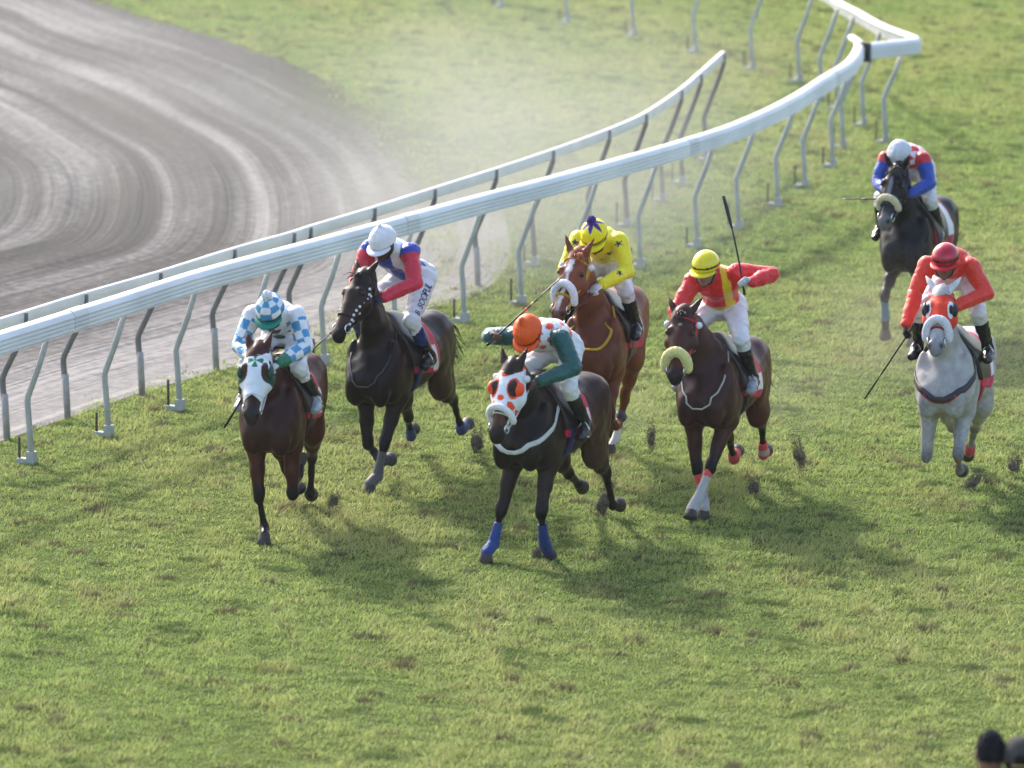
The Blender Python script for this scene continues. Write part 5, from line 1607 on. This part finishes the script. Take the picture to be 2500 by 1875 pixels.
# spectators below the stand, seen from behind
def spectator(px, py, zt, label, cap, seed):
    g = ground_at(px, py, zt)
    root = empty('person', (g.x, g.y, 0), 0); tag(root, label, 'person', 'spectators watching from the rail below')
    y0 = 0
    hz = zt - .115
    sk = np.array((.24, .12, .085)) if cap is None else np.array((.30, .17, .13))
    body = [Ell((0, 0, hz), (.078, .098, .118), k=.03, name='head'), Chain([(0, .01, hz - .24), (0, .0, hz - .05)], .058, k=.03, name='head'), Ell((0, .035, hz - .07), (.055, .06, .06), k=.04, name='head'),
            Chain([(0, 0, hz - .19), (0, 0, hz - .45), (0, 0, hz - .72)], [.09, .12, .13], [.10, .13, .12], lat=(0, 1, 0), k=.05, name='torso')]
    body[-1] = Chain([(0, 0, hz - .30), (0, 0, hz - .50), (0, 0, hz - .74)], [.15, .17, .17], [.09, .11, .12], lat=(0, 1, 0), k=.05, name='torso')
    for sd in (-1, 1):
        body.append(Ell((sd * .082, -.005, hz - .015), (.012, .022, .034), k=.01, name='head'))
        body.append(Chain([(sd * .18, 0, hz - .32), (sd * .24, 0, hz - .55), (sd * .20, .12, hz - .78)], [.06, .05, .036], k=.05, name='arm'))
        body.append(Chain([(sd * .20, .14, hz - .80), (sd * .19, .19, hz - .86)], [.036, .03], [.03, .022], k=.02, name='head'))
        body.append(Chain([(sd * .09, 0, hz - .80), (sd * .10, .02, hz - 1.18), (sd * .10, 0, .09)], [.10, .07, .045], k=.04, name='leg'))
        body.append(Chain([(sd * .10, -.04, .04), (sd * .12, .16, .035)], [.045, .035], k=.03, name='leg'))
    V, F = sdf_mesh(body, .009)
    i, t, D = nearest(body, V); nm = np.array([p.name for p in body])[i]
    C = fill(len(V), sk)
    make_mesh('body', V, F, M_SKIN, root, col=C)
    sh = [Chain([(0, 0, hz - .30), (0, 0, hz - .50), (0, 0, hz - .76)], [.16, .18, .18], [.10, .12, .13], lat=(0, 1, 0), k=.05)] + [p for p in body if p.name == 'arm']
    V, F = sdf_mesh(sh, .010, inflate=.014, noise=lambda P: .004 * FOLD(P))
    make_mesh('shirt', V, F, M_SILK, root, col=fill(len(V), (.62, .62, .60) if cap is None else (.012, .012, .015)))
    V, F = sdf_mesh([p for p in body if p.name == 'leg'], .011, inflate=.012)
    make_mesh('trousers', V, F, M_CLOTH, root, col=fill(len(V), (.03, .035, .06)))
    w = Waves(8, 22, 3, seed)
    if cap is None:
        V, F = sdf_mesh([Ell((0, -.004, hz + .012), (.085, .106, .122), k=.02)], .007, clips=[lambda P: (hz - .025 + .35 * np.maximum(P[:, 1], -.05) + .004 * w(P)) - P[:, 2]], noise=lambda P: .0035 * w(P))
        make_mesh('hair', V, F, mat('short_hair', attr=True, rough=.9, spec=.1, var=.5, scale=60, bump=.8, bscale=80), root, col=fill(len(V), (.010, .010, .014)))
    else:
        V, F = sdf_mesh([Ell((0, 0, hz + .02), (.094, .112, .108), k=.02)], .007,
                        clips=[lambda P: (hz - .015) - P[:, 2], lambda P: .034 - np.sqrt(P[:, 0] ** 2 + (P[:, 2] - hz - .005) ** 2 + np.where(P[:, 1] > 0, 9, 0))])
        make_mesh('cap', V, F, mat('cotton_cap', attr=True, rough=.9, spec=.1, var=.25, scale=14, bump=.4, bscale=30), root, col=fill(len(V), cap))
        m = MB(); n = 12
        VV = [(.09 * math.sin(a) * 1.0, r_ * math.cos(a), hz - .005 + z_) for r_, z_ in ((.10, 0), (.19, -.02), (.19, -.026), (.10, -.008)) for a in np.linspace(-1.2, 1.2, n + 1)]
        FF = [(i_ * (n + 1) + j, i_ * (n + 1) + j + 1, ((i_ + 1) % 4) * (n + 1) + j + 1, ((i_ + 1) % 4) * (n + 1) + j) for i_ in range(4) for j in range(n)]
        m.add(VV, FF, cap); m.build('cap_peak', M_CAPCLOTH, root, usecol=True)
        m = MB(); m.tube([(.05 * s_, -.104 + .012 * s_ * s_, hz - .022) for s_ in (-1, -.5, 0, .5, 1)], .012, n=6, flat=.4, col=srgb(190, 160, 90)); m.build('cap_strap', M_STRAP, root, usecol=True)
        V, F = sdf_mesh([Ell((0, -.002, hz - .01), (.082, .102, .116), k=.02)], .008, clips=[lambda P: (hz - .09) - P[:, 2], lambda P: P[:, 1] - .03], noise=lambda P: .003 * w(P))
        make_mesh('hair', V, F, mat('short_hair', attr=True, rough=.9, spec=.1, var=.5, scale=60, bump=.8, bscale=80), root, col=fill(len(V), (.010, .009, .008)))
if not ONLY:
    spectator(2419, 1789, 1.72, 'spectator with short black hair seen from behind', None, 301)
    spectator(2489, 1803, 1.70, 'spectator in a grey baseball cap seen from behind', (.07, .064, .06), 302)
    clod(1475, 1262, .12, .16, 'tall dark spray of soil under the hind hooves of the orange spotted horse', 401, 2.6, .25, 260)
    clod(1952, 1170, .20, .13, 'upright dark spray of soil between a bay and a pale grey horse', 402, 2.2, -.2, 220)
    clod(1840, 1215, .08, .12, 'round dark clod just behind the bay with the cream noseband', 403, .8, 0, 150)
    clod(2372, 1195, .06, .15, 'brown clod beside the hooves of the pale grey horse', 404, 1.0, .6, 180)
    clod(1166, 1130, .16, .15, 'pale spray of soil left of the orange spotted horse', 405, 1.8, 0, 170)
    clod(1590, 1110, .14, .10, 'thin spray of soil between the chestnut and a bay', 406, 2.0, 0, 150)
    clod(812, 1245, .06, .12, 'low brown spray of soil behind a hooded bay', 407, 1.0, .2, 150)
    clod(1312, 1362, .02, .10, 'small clod at the left fore hoof of the orange spotted horse', 408, .8, 0, 110)
    clod(2478, 1165, .10, .14, 'faint brown spray of soil at the edge behind the pale grey horse', 409, 1.2, 0, 150)
    clod(1690, 1278, .01, .05, 'tiny clod by the fore hooves of the bay with the cream noseband', 410, .7, 0, 60)
    if DUST:
        hz_ = MB(); hz_.box((0, 70, 7), (400, 400, 16.0))
        hm_ = bpy.data.materials.new('haze'); hm_.use_nodes = True; hm_.node_tree.nodes.remove(hm_.node_tree.nodes['Principled BSDF'])
        hv_ = hm_.node_tree.nodes.new('ShaderNodeVolumePrincipled'); hv_.inputs['Color'].default_value = (.9, .92, .95, 1); hv_.inputs['Density'].default_value = .00022
        hm_.node_tree.links.new(hv_.outputs[0], hm_.node_tree.nodes['Material Output'].inputs['Volume'])
        tag(hz_.build('haze', hm_, smooth=False), kind='stuff')
        pt = lambda px, py, z=.4: tuple(ground_at(px, py)[:2]) + (z,)
        dust_volume('dust_cloud', (-12, 50, .02), (9, 92, 2.6), .13,
                    [(pt(1330, 400), (5.0, 14, 2.3), .9), (pt(1180, 560), (3.6, 9, 2.2), 1.5), (pt(1400, 560), (3.4, 8, 1.5), 1.2), (pt(1100, 640), (3, 6, 1.2), 1.0), (pt(500, 330), (8, 20, 1.8), .45)], .35, label='pale dust drifting over the dirt track and the rails')
        dust_volume('dust_cloud', (1.0, 46, .02), (9, 66, 1.7), .16,
                    [(pt(2420, 900, .3), (1.5, 5, 1.2), 1.0), (pt(2110, 900, .3), (1.5, 5, 1.2), .8), (pt(1900, 1010, .2), (1.2, 4, .8), .8), (pt(1540, 1080, .2), (.9, 3, .7), .6)], .8, col=(.62, .55, .45), label='low brown dust hanging behind the last runners')
